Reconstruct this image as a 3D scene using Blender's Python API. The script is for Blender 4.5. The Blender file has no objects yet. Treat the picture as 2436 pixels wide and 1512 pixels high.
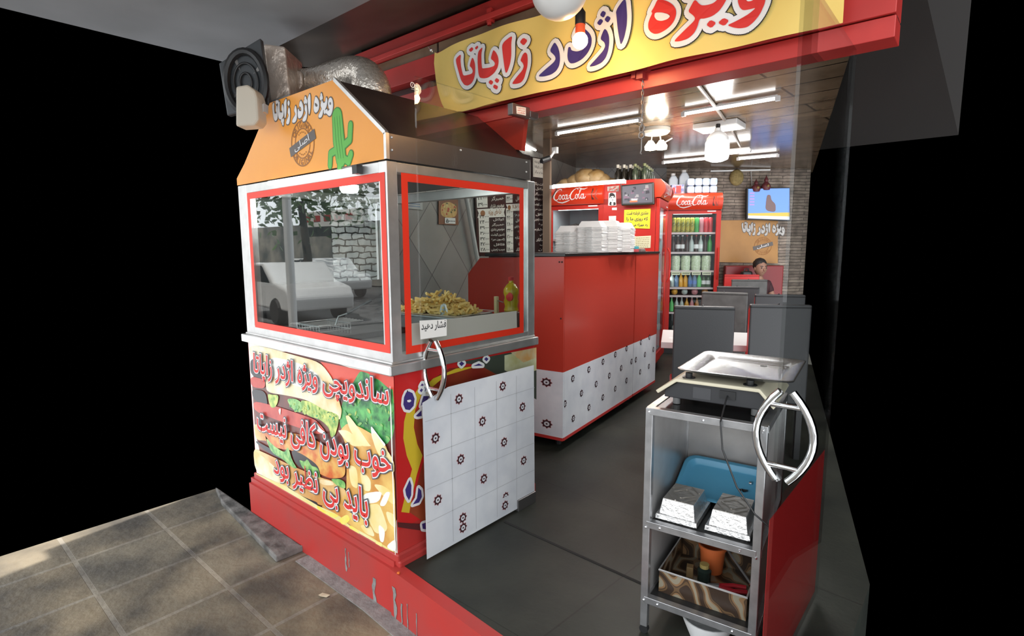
import bpy, bmesh, math, random
from mathutils import Vector, Matrix
random.seed(7)
S = bpy.context.scene
COL = S.collection
W, H = 2436.0, 1512.0
# ---------------------------------------------------------------- camera
F_PX = 1301.3247
YAW, PITCH, ROLL = 0.71255688, 0.1260234, 0.00418823
CAM = Vector((0.0, 0.0, 1.4))
def _axes():
    cy, sy, cp, sp = math.cos(YAW), math.sin(YAW), math.cos(PITCH), math.sin(PITCH)
    fw = Vector((-sy*cp, cy*cp, -sp)); r = Vector((cy, sy, 0)); d = fw.cross(r)
    c, s = math.cos(ROLL), math.sin(ROLL)
    return c*r + s*d, -s*r + c*d, fw
RT, DN, FW = _axes()
cam_d = bpy.data.cameras.new('camera'); cam = bpy.data.objects.new('camera', cam_d); COL.objects.link(cam)
cam_d.sensor_width = 36.0; cam_d.lens = F_PX/W*36.0; cam_d.clip_start = 0.05; cam_d.clip_end = 200
cam_d.shift_x = (W/2-1208.0)/W; cam_d.shift_y = 0.0
m = Matrix.Identity(4)
for i in range(3):
    m[i][0], m[i][1], m[i][2], m[i][3] = RT[i], -DN[i], -FW[i], CAM[i]
cam.matrix_world = m
S.camera = cam
# ---------------------------------------------------------------- exposure, world, sun
S.view_settings.view_transform = 'Standard'; S.view_settings.look = 'None'
S.view_settings.gamma = 1.0; S.view_settings.use_curve_mapping = False
S.view_settings.exposure = 0.0
S.cycles.use_denoising = True
S.cycles.max_bounces = 10; S.cycles.transparent_max_bounces = 24; S.cycles.glossy_bounces = 5
S.cycles.caustics_reflective = False; S.cycles.caustics_refractive = False
S.cycles.sample_clamp_indirect = 6.0
wd = bpy.data.worlds.new('street_sky'); S.world = wd; wd.use_nodes = True
nt = wd.node_tree; nt.nodes.clear()
# open sky over the street side (-Y); the side of the buildings is dark
tc = nt.nodes.new('ShaderNodeTexCoord'); sx = nt.nodes.new('ShaderNodeSeparateXYZ')
mr = nt.nodes.new('ShaderNodeMapRange'); mr.inputs[1].default_value = 0.05; mr.inputs[2].default_value = -0.25
cr = nt.nodes.new('ShaderNodeMix'); cr.data_type = 'RGBA'
cr.inputs['A'].default_value = (0, 0, 0, 1); cr.inputs['B'].default_value = (0.93, 0.97, 1.0, 1)
bg = nt.nodes.new('ShaderNodeBackground'); bg.inputs[1].default_value = 2.9
wo = nt.nodes.new('ShaderNodeOutputWorld')
nt.links.new(tc.outputs['Generated'], sx.inputs[0]); nt.links.new(sx.outputs['Y'], mr.inputs[0])
nt.links.new(mr.outputs[0], cr.inputs['Factor']); nt.links.new(cr.outputs['Result'], bg.inputs[0])
nt.links.new(bg.outputs[0], wo.inputs[0])
sd = bpy.data.lights.new('sun', 'SUN'); sd.energy = 7.0; sd.angle = 0.01; sd.color = (1, 0.96, 0.9)
so = bpy.data.objects.new('sun', sd); COL.objects.link(so)
so.rotation_euler = (math.radians(-32), 0, math.radians(8))    # from behind the shop roof down onto the far side of the street
def lamp(kind, name, loc, energy, color=(1, 1, 1), size=0.1, sy=None, rot=(0, 0, 0), parent=None):
    l = bpy.data.lights.new(name, kind); l.energy = energy; l.color = color
    if kind == 'AREA':
        l.shape = 'RECTANGLE'; l.size = size; l.size_y = sy or size
    else: l.shadow_soft_size = size
    o = bpy.data.objects.new(name, l); COL.objects.link(o); o.location = loc; o.rotation_euler = rot
    if parent: o.parent = parent
    return o
# ---------------------------------------------------------------- pixel -> point on a known plane of the place
def ray(px, py):
    return RT*((px-1208.0)/F_PX) + DN*((py-756.0)/F_PX) + FW
def onX(q, x): r = ray(*q); return CAM + r*((x-CAM.x)/r.x)
def onY(q, y): r = ray(*q); return CAM + r*((y-CAM.y)/r.y)
def onZ(q, z): r = ray(*q); return CAM + r*((z-CAM.z)/r.z)
def onP(q, p0, n):
    r = ray(*q); return CAM + r*((Vector(p0)-CAM).dot(Vector(n))/r.dot(Vector(n)))
FH = Vector((-math.sin(YAW), math.cos(YAW), 0)); RH = Vector((math.cos(YAW), math.sin(YAW), 0))
def at(px, py, fwd):
    r = ray(px, py); return CAM + r*(fwd/r.dot(FH))
def rot(v, a):
    c, s = math.cos(a), math.sin(a); return Vector((v[0]*c-v[1]*s, v[0]*s+v[1]*c, v[2] if len(v) > 2 else 0))
# ---------------------------------------------------------------- materials
MATS = {}
def mat(name, col, rough=0.5, metal=0.0, emit=0, ecol=None, alpha=None, noise=None, nscale=8, bump=0, bscale=60, spec=None, coat=0):
    if name in MATS: return MATS[name]
    m = bpy.data.materials.new(name); m.use_nodes = True; MATS[name] = m
    t = m.node_tree; b = t.nodes['Principled BSDF']
    c4 = (*col, 1)
    b.inputs['Base Color'].default_value = c4; b.inputs['Roughness'].default_value = rough; b.inputs['Metallic'].default_value = metal
    if spec is not None: b.inputs['Specular IOR Level'].default_value = spec
    if coat: b.inputs['Coat Weight'].default_value = coat
    if emit:
        b.inputs['Emission Color'].default_value = (*(ecol or col), 1); b.inputs['Emission Strength'].default_value = emit
    if noise or bump:
        co = t.nodes.new('ShaderNodeTexCoord')
    if noise:
        n = t.nodes.new('ShaderNodeTexNoise'); n.inputs['Scale'].default_value = nscale; n.inputs['Detail'].default_value = 6
        t.links.new(co.outputs['Object'], n.inputs['Vector'])
        rp = t.nodes.new('ShaderNodeValToRGB'); rp.color_ramp.elements[0].position = 0.36; rp.color_ramp.elements[1].position = 0.66
        rp.color_ramp.elements[0].color = c4; rp.color_ramp.elements[1].color = (*noise, 1)
        t.links.new(n.outputs[0], rp.inputs[0]); t.links.new(rp.outputs[0], b.inputs['Base Color'])
    if bump:
        n2 = t.nodes.new('ShaderNodeTexNoise'); n2.inputs['Scale'].default_value = bscale; n2.inputs['Detail'].default_value = 4
        t.links.new(co.outputs['Object'], n2.inputs['Vector'])
        bp = t.nodes.new('ShaderNodeBump'); bp.inputs['Strength'].default_value = bump; bp.inputs['Distance'].default_value = 0.01
        t.links.new(n2.outputs[0], bp.inputs['Height']); t.links.new(bp.outputs[0], b.inputs['Normal'])
    return m
def glass(name, tint=(1, 1, 1), ior=1.5, rough=0.0, gain=1.0):
    if name in MATS: return MATS[name]
    m = bpy.data.materials.new(name); m.use_nodes = True; MATS[name] = m
    t = m.node_tree; t.nodes.clear()
    o = t.nodes.new('ShaderNodeOutputMaterial'); mx = t.nodes.new('ShaderNodeMixShader')
    fr = t.nodes.new('ShaderNodeFresnel')
    ge = t.nodes.new('ShaderNodeNewGeometry'); mi = t.nodes.new('ShaderNodeMapRange'); mi.inputs[3].default_value = ior; mi.inputs[4].default_value = 1/ior   # same reflectance on both faces of the sheet
    t.links.new(ge.outputs['Backfacing'], mi.inputs[0]); t.links.new(mi.outputs[0], fr.inputs[0])
    mu = t.nodes.new('ShaderNodeMath'); mu.operation = 'MULTIPLY'; mu.inputs[1].default_value = gain; mu.use_clamp = True
    tr = t.nodes.new('ShaderNodeBsdfTransparent'); tr.inputs[0].default_value = (*tint, 1)
    gl = t.nodes.new('ShaderNodeBsdfGlossy'); gl.inputs['Roughness'].default_value = rough
    t.links.new(fr.outputs[0], mu.inputs[0]); t.links.new(mu.outputs[0], mx.inputs[0]); t.links.new(tr.outputs[0], mx.inputs[1])
    t.links.new(gl.outputs[0], mx.inputs[2]); t.links.new(mx.outputs[0], o.inputs[0])
    return m
def brickmat(name, c1, c2, cm, bw, bh, mortar, rough, map_rot=(0, 0, 0), scale=1.0, bump=0.4, offset=0.5, metal=0.0, coord='Object', vary=None, nsc=3.0, warp=0.0, wsc=4.0, loc=(0, 0, 0)):
    m = bpy.data.materials.new(name); m.use_nodes = True; MATS[name] = m
    t = m.node_tree; b = t.nodes['Principled BSDF']
    b.inputs['Roughness'].default_value = rough; b.inputs['Metallic'].default_value = metal
    co = t.nodes.new('ShaderNodeTexCoord'); mp = t.nodes.new('ShaderNodeMapping'); mp.inputs['Rotation'].default_value = map_rot; mp.inputs['Location'].default_value = loc
    br = t.nodes.new('ShaderNodeTexBrick'); br.offset = offset
    br.inputs['Color1'].default_value = (*c1, 1); br.inputs['Color2'].default_value = (*c2, 1); br.inputs['Mortar'].default_value = (*cm, 1)
    br.inputs['Scale'].default_value = scale; br.inputs['Mortar Size'].default_value = mortar
    br.inputs['Brick Width'].default_value = bw; br.inputs['Row Height'].default_value = bh
    t.links.new(co.outputs[coord], mp.inputs[0]); src = mp.outputs[0]
    if warp:
        wn = t.nodes.new('ShaderNodeTexNoise'); wn.inputs['Scale'].default_value = wsc; wn.inputs['Detail'].default_value = 2
        t.links.new(src, wn.inputs['Vector'])
        va = t.nodes.new('ShaderNodeVectorMath'); va.operation = 'MULTIPLY_ADD'; va.inputs[1].default_value = (warp, warp, 0)
        t.links.new(wn.outputs['Color'], va.inputs[0]); t.links.new(src, va.inputs[2]); src = va.outputs[0]
    t.links.new(src, br.inputs['Vector'])
    out = br.outputs['Color']
    if vary:
        n = t.nodes.new('ShaderNodeTexNoise'); n.inputs['Scale'].default_value = nsc; n.inputs['Detail'].default_value = 8
        t.links.new(co.outputs[coord], n.inputs['Vector'])
        rp = t.nodes.new('ShaderNodeValToRGB'); rp.color_ramp.elements[0].position = 0.35; rp.color_ramp.elements[1].position = 0.68
        rp.color_ramp.elements[0].color = (*vary[0], 1); rp.color_ramp.elements[1].color = (*vary[1], 1)
        t.links.new(n.outputs[0], rp.inputs[0])
        mx = t.nodes.new('ShaderNodeMix'); mx.data_type = 'RGBA'; mx.blend_type = 'MULTIPLY'; mx.inputs['Factor'].default_value = 1.0
        t.links.new(out, mx.inputs['A']); t.links.new(rp.outputs[0], mx.inputs['B']); out = mx.outputs['Result']
    t.links.new(out, b.inputs['Base Color'])
    if bump:
        n2 = t.nodes.new('ShaderNodeTexNoise'); n2.inputs['Scale'].default_value = 25; n2.inputs['Detail'].default_value = 6
        t.links.new(co.outputs[coord], n2.inputs['Vector'])
        ad = t.nodes.new('ShaderNodeMath'); ad.operation = 'MULTIPLY_ADD'; ad.inputs[1].default_value = -1.5
        t.links.new(br.outputs['Fac'], ad.inputs[0]); t.links.new(n2.outputs[0], ad.inputs[2])
        bp = t.nodes.new('ShaderNodeBump'); bp.inputs['Strength'].default_value = bump; bp.inputs['Distance'].default_value = 0.012
        t.links.new(ad.outputs[0], bp.inputs['Height']); t.links.new(bp.outputs[0], b.inputs['Normal'])
    return m
# ---------------------------------------------------------------- mesh builder
class MB:
    def __init__(s): s.v = []; s.f = []; s.mi = []; s.cur = 0
    def m(s, i): s.cur = i; return s
    def add(s, vs, fs):
        b = len(s.v); s.v += [tuple(v) for v in vs]
        for f in fs: s.f.append([b+i for i in f]); s.mi.append(s.cur)
        return s
    def quad(s, a, b, c, d): return s.add([a, b, c, d], [(0, 1, 2, 3)])
    def poly(s, pts): return s.add(pts, [tuple(range(len(pts)))])
    def box(s, c, sz, rz=0, rx=0, ry=0, taper=1.0):
        M = Matrix.Rotation(rz, 3, 'Z') @ Matrix.Rotation(ry, 3, 'Y') @ Matrix.Rotation(rx, 3, 'X')
        c = Vector(c); vs = []
        for z in (-.5, .5):
            k = taper if z > 0 else 1.0
            for x, y in ((-.5, -.5), (.5, -.5), (.5, .5), (-.5, .5)):
                vs.append(c + M @ Vector((x*sz[0]*k, y*sz[1]*k, z*sz[2])))
        return s.add(vs, [(3, 2, 1, 0), (4, 5, 6, 7), (0, 1, 5, 4), (1, 2, 6, 5), (2, 3, 7, 6), (3, 0, 4, 7)])
    def bx(s, x0, x1, y0, y1, z0, z1): return s.box(((x0+x1)/2, (y0+y1)/2, (z0+z1)/2), (abs(x1-x0), abs(y1-y0), abs(z1-z0)))
    def bar(s, p0, p1, w, h, up=(0, 0, 1)):
        p0, p1 = Vector(p0), Vector(p1); d = (p1-p0).normalized(); u = Vector(up)
        if abs(d.dot(u)) > .98: u = Vector((0, 1, 0))
        a = d.cross(u).normalized(); u = a.cross(d)
        vs = [p + a*(i*w/2) + u*(j*h/2) for p in (p0, p1) for i, j in ((-1, -1), (1, -1), (1, 1), (-1, 1))]
        return s.add(vs, [(0, 1, 2, 3), (7, 6, 5, 4), (0, 4, 5, 1), (1, 5, 6, 2), (2, 6, 7, 3), (3, 7, 4, 0)])
    def tube(s, pts, r, n=10, cap=True, closed=False):
        pts = [Vector(p) for p in pts]; k = len(pts); rs = r if isinstance(r, (list, tuple)) else [r]*k
        vs = []; prev = None
        for i, p in enumerate(pts):
            if closed: d = pts[(i+1) % k]-pts[i-1]
            else: d = pts[min(i+1, k-1)]-pts[max(i-1, 0)]
            d = d.normalized() if d.length > 1e-9 else Vector((0, 0, 1))
            if prev is None: a = d.orthogonal().normalized()
            else:
                a = prev - d*prev.dot(d); a = a.normalized() if a.length > 1e-6 else d.orthogonal().normalized()
            prev = a; b = d.cross(a)
            for j in range(n):
                t = 2*math.pi*j/n; vs.append(p + (a*math.cos(t)+b*math.sin(t))*rs[i])
        fs = []
        for i in range(k if closed else k-1):
            i2 = (i+1) % k
            for j in range(n): fs.append((i*n+j, i*n+(j+1) % n, i2*n+(j+1) % n, i2*n+j))
        if cap and not closed: fs += [tuple(range(n-1, -1, -1)), tuple((k-1)*n+j for j in range(n))]
        return s.add(vs, fs)
    def lathe(s, prof, c=(0, 0, 0), n=20, ax='Z', sx=1, sy=1):
        c = Vector(c); vs = []
        for r, z in prof:
            for j in range(n):
                t = 2*math.pi*j/n; x, y = r*math.cos(t)*sx, r*math.sin(t)*sy
                vs.append(c + (Vector((x, y, z)) if ax == 'Z' else Vector((x, z, y)) if ax == 'Y' else Vector((z, x, y))))
        fs = [(i*n+j, i*n+(j+1) % n, (i+1)*n+(j+1) % n, (i+1)*n+j) for i in range(len(prof)-1) for j in range(n)]
        if prof[0][0] > 1e-6: fs.append(tuple(range(n-1, -1, -1)))
        if prof[-1][0] > 1e-6: fs.append(tuple((len(prof)-1)*n+j for j in range(n)))
        return s.add(vs, fs)
    def ball(s, c, r, n=14, k=8, sz=(1, 1, 1)):
        c = Vector(c); vs = []; fs = []
        for i in range(k+1):
            p = math.pi*i/k
            for j in range(n):
                t = 2*math.pi*j/n
                vs.append(c + Vector((r*sz[0]*math.sin(p)*math.cos(t), r*sz[1]*math.sin(p)*math.sin(t), -r*sz[2]*math.cos(p))))
        for i in range(k):
            for j in range(n): fs.append((i*n+j, i*n+(j+1) % n, (i+1)*n+(j+1) % n, (i+1)*n+j))
        return s.add(vs, fs)
    def prism(s, pts, off):
        pts = [Vector(p) for p in pts]; off = Vector(off); n = len(pts)
        fs = [tuple(range(n)), tuple(range(2*n-1, n-1, -1))] + [(i, (i+1) % n, n+(i+1) % n, n+i) for i in range(n)]
        return s.add(pts+[p+off for p in pts], fs)
    def build(s, name, mats, parent=None, smooth=False, bevel=0, seg=2, solid=0, keep=False):
        me = bpy.data.meshes.new(name); me.from_pydata(s.v, [], s.f)
        for mm in (mats if isinstance(mats, (list, tuple)) else [mats]): me.materials.append(mm)
        me.polygons.foreach_set('material_index', s.mi)
        bm = bmesh.new(); bm.from_mesh(me)
        bmesh.ops.remove_doubles(bm, verts=bm.verts, dist=1e-6)
        if not keep: bmesh.ops.recalc_face_normals(bm, faces=bm.faces)
        bm.to_mesh(me); bm.free()
        if smooth:
            me.polygons.foreach_set('use_smooth', [True]*len(me.polygons))
            me.set_sharp_from_angle(angle=math.radians(40))
        o = bpy.data.objects.new(name, me); COL.objects.link(o)
        if parent: o.parent = parent
        if solid:
            sm = o.modifiers.new('solid', 'SOLIDIFY'); sm.thickness = solid
        if bevel:
            b = o.modifiers.new('bevel', 'BEVEL'); b.width = bevel; b.segments = seg; b.limit_method = 'ANGLE'; b.angle_limit = 0.6
        me.update()
        return o
def tag(o, label=None, cat=None, group=None, kind=None):
    if label: o['label'] = label
    if cat: o['category'] = cat
    if group: o['group'] = group
    if kind: o['kind'] = kind
    return o
def thing(name, label, cat, loc=(0, 0, 0), rz=0, group=None):
    o = bpy.data.objects.new(name, None); COL.objects.link(o); o.empty_display_size = 0.1
    o.location = loc; o.rotation_euler = (0, 0, rz)
    return tag(o, label, cat, group)
def struct(o): o['kind'] = 'structure'; return o
def dup(r, loc, rz=0, label=None, group=None):
    c = r.copy(); COL.objects.link(c); c.location = loc; c.rotation_euler = (0, 0, rz)
    if label: c['label'] = label
    if group: c['group'] = group
    for ch in r.children:
        d = ch.copy(); COL.objects.link(d); d.parent = c
        for g in ch.children:
            e = g.copy(); COL.objects.link(e); e.parent = d
    return c
ORD = 'zeroth first second third fourth fifth sixth seventh eighth ninth tenth eleventh twelfth thirteenth fourteenth fifteenth sixteenth seventeenth eighteenth nineteenth twentieth'.split()
# ---------------------------------------------------------------- lettering
AR = {'ا': 'FE8D FE8E', 'آ': 'FE81 FE82', 'ب': 'FE8F FE90 FE91 FE92', 'پ': 'FB56 FB57 FB58 FB59', 'ت': 'FE95 FE96 FE97 FE98', 'چ': 'FB7A FB7B FB7C FB7D',
      'خ': 'FEA5 FEA6 FEA7 FEA8', 'ح': 'FEA1 FEA2 FEA3 FEA4', 'ج': 'FE9D FE9E FE9F FEA0', 'د': 'FEA9 FEAA', 'ر': 'FEAD FEAE', 'ز': 'FEAF FEB0', 'ژ': 'FB8A FB8B', 'س': 'FEB1 FEB2 FEB3 FEB4',
      'ش': 'FEB5 FEB6 FEB7 FEB8', 'ص': 'FEB9 FEBA FEBB FEBC', 'ظ': 'FEC5 FEC6 FEC7 FEC8', 'غ': 'FECD FECE FECF FED0', 'ف': 'FED1 FED2 FED3 FED4', 'ق': 'FED5 FED6 FED7 FED8',
      'ک': 'FB8E FB8F FB90 FB91', 'گ': 'FB92 FB93 FB94 FB95', 'ل': 'FEDD FEDE FEDF FEE0', 'م': 'FEE1 FEE2 FEE3 FEE4', 'ن': 'FEE5 FEE6 FEE7 FEE8', 'ه': 'FEE9 FEEA FEEB FEEC',
      'و': 'FEED FEEE', 'ی': 'FBFC FBFD FBFE FBFF', 'ع': 'FEC9 FECA FECB FECC', 'ط': 'FEC1 FEC2 FEC3 FEC4'}
AR = {k: [chr(int(x, 16)) for x in v.split()] for k, v in AR.items()}
def shape_fa(t):
    out = []
    for i, ch in enumerate(t):
        if ch not in AR: out.append(ch); continue
        pj = i > 0 and t[i-1] in AR and len(AR[t[i-1]]) == 4
        nj = i+1 < len(t) and t[i+1] in AR and len(AR[ch]) == 4
        f = AR[ch]; out.append(f[3] if pj and nj else f[1] if pj else f[2] if nj else f[0])
    return ''.join(reversed(out))
_tc = {}
def txt(body, off=0.0):
    k = (body, off)
    if k in _tc: return _tc[k]
    c = bpy.data.curves.new('lettering', 'FONT'); c.body = shape_fa(body) if any(x in AR for x in body) else body
    c.offset = off; c.resolution_u = 2; c.fill_mode = 'FRONT'
    o = bpy.data.objects.new('lettering', c); COL.objects.link(o)
    bpy.context.view_layer.update()
    dg = bpy.context.evaluated_depsgraph_get(); me = bpy.data.meshes.new_from_object(o.evaluated_get(dg))
    vs = [(v.co.x, v.co.y) for v in me.vertices]; fs = [tuple(p.vertices) for p in me.polygons]
    bpy.data.objects.remove(o); bpy.data.curves.remove(c); bpy.data.meshes.remove(me)
    _tc[k] = (vs, fs); return _tc[k]
def bil(q):
    TL, TR, BR, BL = [Vector(p) for p in q]
    def f(u, v, TL=TL, TR=TR, BR=BR, BL=BL): return (BL*(1-u)+BR*u)*(1-v) + (TL*(1-u)+TR*u)*v
    return f
def put_text(mb, body, q, n, layers):
    """typeset body into quad q (TL,TR,BR,BL); layers = [(material slot, weight, lift)]"""
    f = bil(q); n = Vector(n)
    v0, _ = txt(body, layers[-1][1])
    x0, x1 = min(v[0] for v in v0), max(v[0] for v in v0); y0, y1 = min(v[1] for v in v0), max(v[1] for v in v0)
    for mi, off, lift in layers:
        vs, fs = txt(body, off)
        P = [f((x-x0)/(x1-x0), (y-y0)/(y1-y0)) for x, y in vs]
        for i, p in enumerate(fs):                   # strokes of joined letters overlap: every facet sits a hair off its neighbours
            mb.m(mi).poly([P[j] + n*(lift+2.5e-5*(i % 9)) for j in p])
def stroke2(mb, pts, r, f, lift, n=8):
    """brush stroke of varying half-width in a 2D frame f(x,y,lift)->3D"""
    rs = r if isinstance(r, (list, tuple)) else [r]*len(pts)
    e = 2.2e-5      # neighbouring dabs lie a hair apart so that no two faces coincide
    for i, ((x, y), q) in enumerate(zip(pts, rs)):
        mb.poly([f(x+q*math.cos(2*math.pi*j/n), y+q*math.sin(2*math.pi*j/n), lift+e*(2*(i % 4))) for j in range(n)])
    for i, ((a, ra), (b, rb)) in enumerate(zip(zip(pts, rs), list(zip(pts, rs))[1:])):
        dx, dy = b[0]-a[0], b[1]-a[1]; L = math.hypot(dx, dy)
        if L < 1e-9: continue
        nx, ny = -dy/L, dx/L
        k = lift+e*(2*(i % 4)+1)
        mb.poly([f(a[0]+nx*ra, a[1]+ny*ra, k), f(b[0]+nx*rb, b[1]+ny*rb, k), f(b[0]-nx*rb, b[1]-ny*rb, k), f(a[0]-nx*ra, a[1]-ny*ra, k)])
def smooth2(pts, it=2):
    for _ in range(it):
        out = []
        for i in range(len(pts)):
            a, b = pts[i], pts[(i+1) % len(pts)]
            out += [(a[0]*.8+b[0]*.2, a[1]*.8+b[1]*.2), (a[0]*.2+b[0]*.8, a[1]*.2+b[1]*.8)]
        pts = out
    return pts
# ---------------------------------------------------------------- shared materials
RED = mat('red_paint', (0.52, 0.04, 0.035), 0.35, noise=(0.44, 0.035, 0.03), nscale=5)
REDL = mat('red_laminate', (0.45, 0.042, 0.026), 0.28, spec=0.5)
REDB = mat('red_vinyl_border', (0.8, 0.035, 0.012), 0.5)
STEEL = mat('brushed_steel', (0.72, 0.71, 0.7), 0.38, 0.8, noise=(0.62, 0.61, 0.6), nscale=14)
STEELD = mat('dull_steel', (0.3, 0.29, 0.29), 0.45, 0.7, noise=(0.22, 0.21, 0.2), nscale=6)
CHROME = mat('chrome', (0.75, 0.75, 0.76), 0.1, 1.0)
BLACK = mat('black_plastic', (0.015, 0.015, 0.016), 0.4)
DARK = mat('near_black', (0.03, 0.026, 0.024), 0.6)
WHITE = mat('white_plastic', (0.8, 0.8, 0.8), 0.4)
PAPER = mat('white_paper', (0.82, 0.81, 0.78), 0.7)
INK = mat('black_ink', (0.02, 0.02, 0.022), 0.7)
CREAM = mat('cream_plastic', (0.62, 0.56, 0.42), 0.5)
GLASS = glass('clear_glass', (0.97, 0.985, 0.98), 1.45)
GLASSB = glass('booth_glass', (0.86, 0.9, 0.9), 1.5, gain=1.9)
# ================================================================= SETTING
FLOOR = brickmat('slate_floor', (0.02, 0.0225, 0.02), (0.024, 0.0255, 0.023), (0.011, 0.011, 0.01), 1.2, 1.2, 0.004, 0.5, (0, 0, math.radians(4)), bump=0.12, offset=0.0,
                 vary=((0.55, 0.6, 0.55), (1.5, 1.5, 1.3)), nsc=2.2)
PAVE = brickmat('slate_paving', (0.2, 0.18, 0.15), (0.155, 0.155, 0.15), (0.25, 0.245, 0.24), 0.43, 0.43, 0.011, 0.6, (0, 0, 0), bump=0.5, offset=0.0, loc=(.05, -.115, 0),
                vary=((0.38, 0.36, 0.34), (1.35, 1.2, 0.95)), nsc=3.4)
STONE = brickmat('stacked_stone_wallpaper', (0.3, 0.24, 0.185), (0.19, 0.145, 0.115), (0.09, 0.07, 0.056), 0.34, 0.042, 0.005, 0.75, (math.radians(90), 0, 0), bump=0.5,
                 vary=((0.6, 0.6, 0.6), (1.3, 1.3, 1.35)), nsc=9, warp=.025, wsc=8)
WSTONE = brickmat('white_stone_wallpaper', (0.72, 0.74, 0.73), (0.6, 0.62, 0.61), (0.03, 0.03, 0.03), 0.1, 0.042, 0.005, 0.7, (math.radians(90), 0, 0), bump=0.5,
                  vary=((0.8, 0.8, 0.8), (1.1, 1.1, 1.1)), nsc=20, warp=.045, wsc=14)
CEIL = brickmat('brown_gloss_ceiling', (0.22, 0.15, 0.095), (0.185, 0.13, 0.085), (0.03, 0.02, 0.014), 2.6, 0.3, 0.009, 0.17, (0, 0, math.radians(2)), bump=0.03,
                vary=((0.75, 0.72, 0.7), (1.15, 1.15, 1.15)), nsc=5)
def diamond_mat(name, c1, c2, cm, s):
    m = brickmat(name, c1, c2, cm, s, s, 0.004, 0.35, (math.radians(90), 0, math.radians(45)), bump=0.0, offset=0.0, vary=((0.85, 0.85, 0.85), (1.1, 1.1, 1.1)))
    return m
# shop floor and step
m_ = MB(); m_.prism([(-3.3, 1.41, -.3), (-0.25, 1.41, -.3), (-0.25, 2.6, -.3), (-2.0, 9.4, -.3), (-5.0, 9.4, -.3)], (0, 0, .3))
struct(m_.build('floor', FLOOR))
m_ = MB(); m_.prism([(-1.85, 1.40, -0.3), (-0.25, 1.285, -0.3), (-0.25, 1.46, -0.3), (-1.85, 1.46, -0.3)], (0, 0, 0.299))
struct(m_.build('floor_edge', FLOOR))
# floor joint in front of the doors
m_ = MB(); a, b = onZ((1200, 1240), 0.001), onZ((1534, 1391), 0.001); m_.bar(a, b+(b-a)*.4, .014, .002); struct(m_.build('floor_joint', mat('black_joint', (0.004, 0.004, 0.004), 0.8)))
for k_ in ('slate_floor', 'brown_gloss_ceiling'): MATS[k_].node_tree.nodes['Principled BSDF'].inputs['Specular IOR Level'].default_value = .34
# red painted kerb face
KERB = mat('chipped_red_paint', (0.46, 0.035, 0.03), 0.45, noise=(0.38, 0.05, 0.045), nscale=4)
CONC = mat('bare_concrete', (0.27, 0.26, 0.25), 0.85, noise=(0.18, 0.17, 0.165), nscale=20, bump=0.4)
m_ = MB()
m_.prism([(-3.27, 1.372, -0.25), (-1.87, 1.372, -0.25), (-1.87, 1.41, -0.25), (-3.27, 1.41, -0.25)], (0, 0, 0.245))
m_.prism([(-3.27, 1.385, -0.005), (-1.87, 1.385, -0.005), (-1.87, 1.41, -0.005), (-3.27, 1.41, -0.005)], (0, 0, 0.03))
m_.prism([(-1.87, 1.362, -0.25), (-0.25, 1.25, -0.25), (-0.25, 1.30, -0.25), (-1.87, 1.42, -0.25)], (0, 0, 0.252))
m_.m(1)
rk = random.Random(21)
def chip(x, w, z0, z1):
    n_ = 6; yy = lambda v: 1.3712 if v < -1.87 else 1.3608-(v+1.87)*0.0691
    L_ = [(x+rk.uniform(-.3, .3)*w, z0+(z1-z0)*i/n_) for i in range(n_+1)]; R_ = [(x+w+rk.uniform(-.5, .4)*w, z0+(z1-z0)*i/n_) for i in range(n_, -1, -1)]
    m_.poly([(a_, yy(a_)-.0006, b_) for a_, b_ in L_+R_])
for c_ in ((-2.02, .03, -.24, -.1), (-2.24, .012, -.16, -.04), (-2.21, .006, -.13, -.05), (-1.85, .022, -.24, -.07), (-1.79, .009, -.24, -.12), (-1.745, .006, -.22, -.1), (-1.68, .006, -.24, -.11), (-1.4, .012, -.24, -.19), (-2.5, .05, -.24, -.215), (-2.9, .06, -.24, -.22)): chip(*c_)
struct(m_.build('kerb', [KERB, CONC]))
# street paving at the foot of the kerb
PZ = -0.22
m_ = MB(); m_.bx(-3.85, 0.2, -2.2, 1.40, PZ-0.15, PZ)
pv = struct(m_.build('pavement', PAVE))
# concrete gutter strip along the kerb
m_ = MB(); m_.prism([(-2.6, 1.30, PZ-0.01), (-2.0, 1.30, PZ-0.01), (-1.2, 1.25, PZ-0.01), (-.25, 1.18, PZ-0.01), (-.25, 1.26, PZ-0.01), (-1.87, 1.375, PZ-0.01), (-2.6, 1.385, PZ-0.01)], (0, 0, 0.014))
struct(m_.build('pavement_strip', CONC))
# raised dark slab against the booth
m_ = MB()
q = [onZ(p, PZ) for p in ((586, 1245), (657, 1338), (768, 1292), (640, 1205))]
m_.prism([(q[0].x-0.35, q[0].y, PZ), q[1], q[2], (q[2].x-0.02, 1.372, PZ), (-3.8, 1.372, PZ)], (0, 0, 0.035))
struct(m_.build('pavement_slab', mat('stained_slab', (0.055, 0.053, 0.05), 0.75, noise=(0.2, 0.19, 0.18), nscale=11, bump=0.5, bscale=40), bevel=0.008))
# road, far pavement behind the photographer (seen in the glass)
m_ = MB(); m_.bx(-40, 10, -16, -2.2, -0.42, -0.36)
struct(m_.build('road', mat('asphalt', (0.16, 0.16, 0.165), 0.85, noise=(0.12, 0.12, 0.12), nscale=2)))
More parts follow.
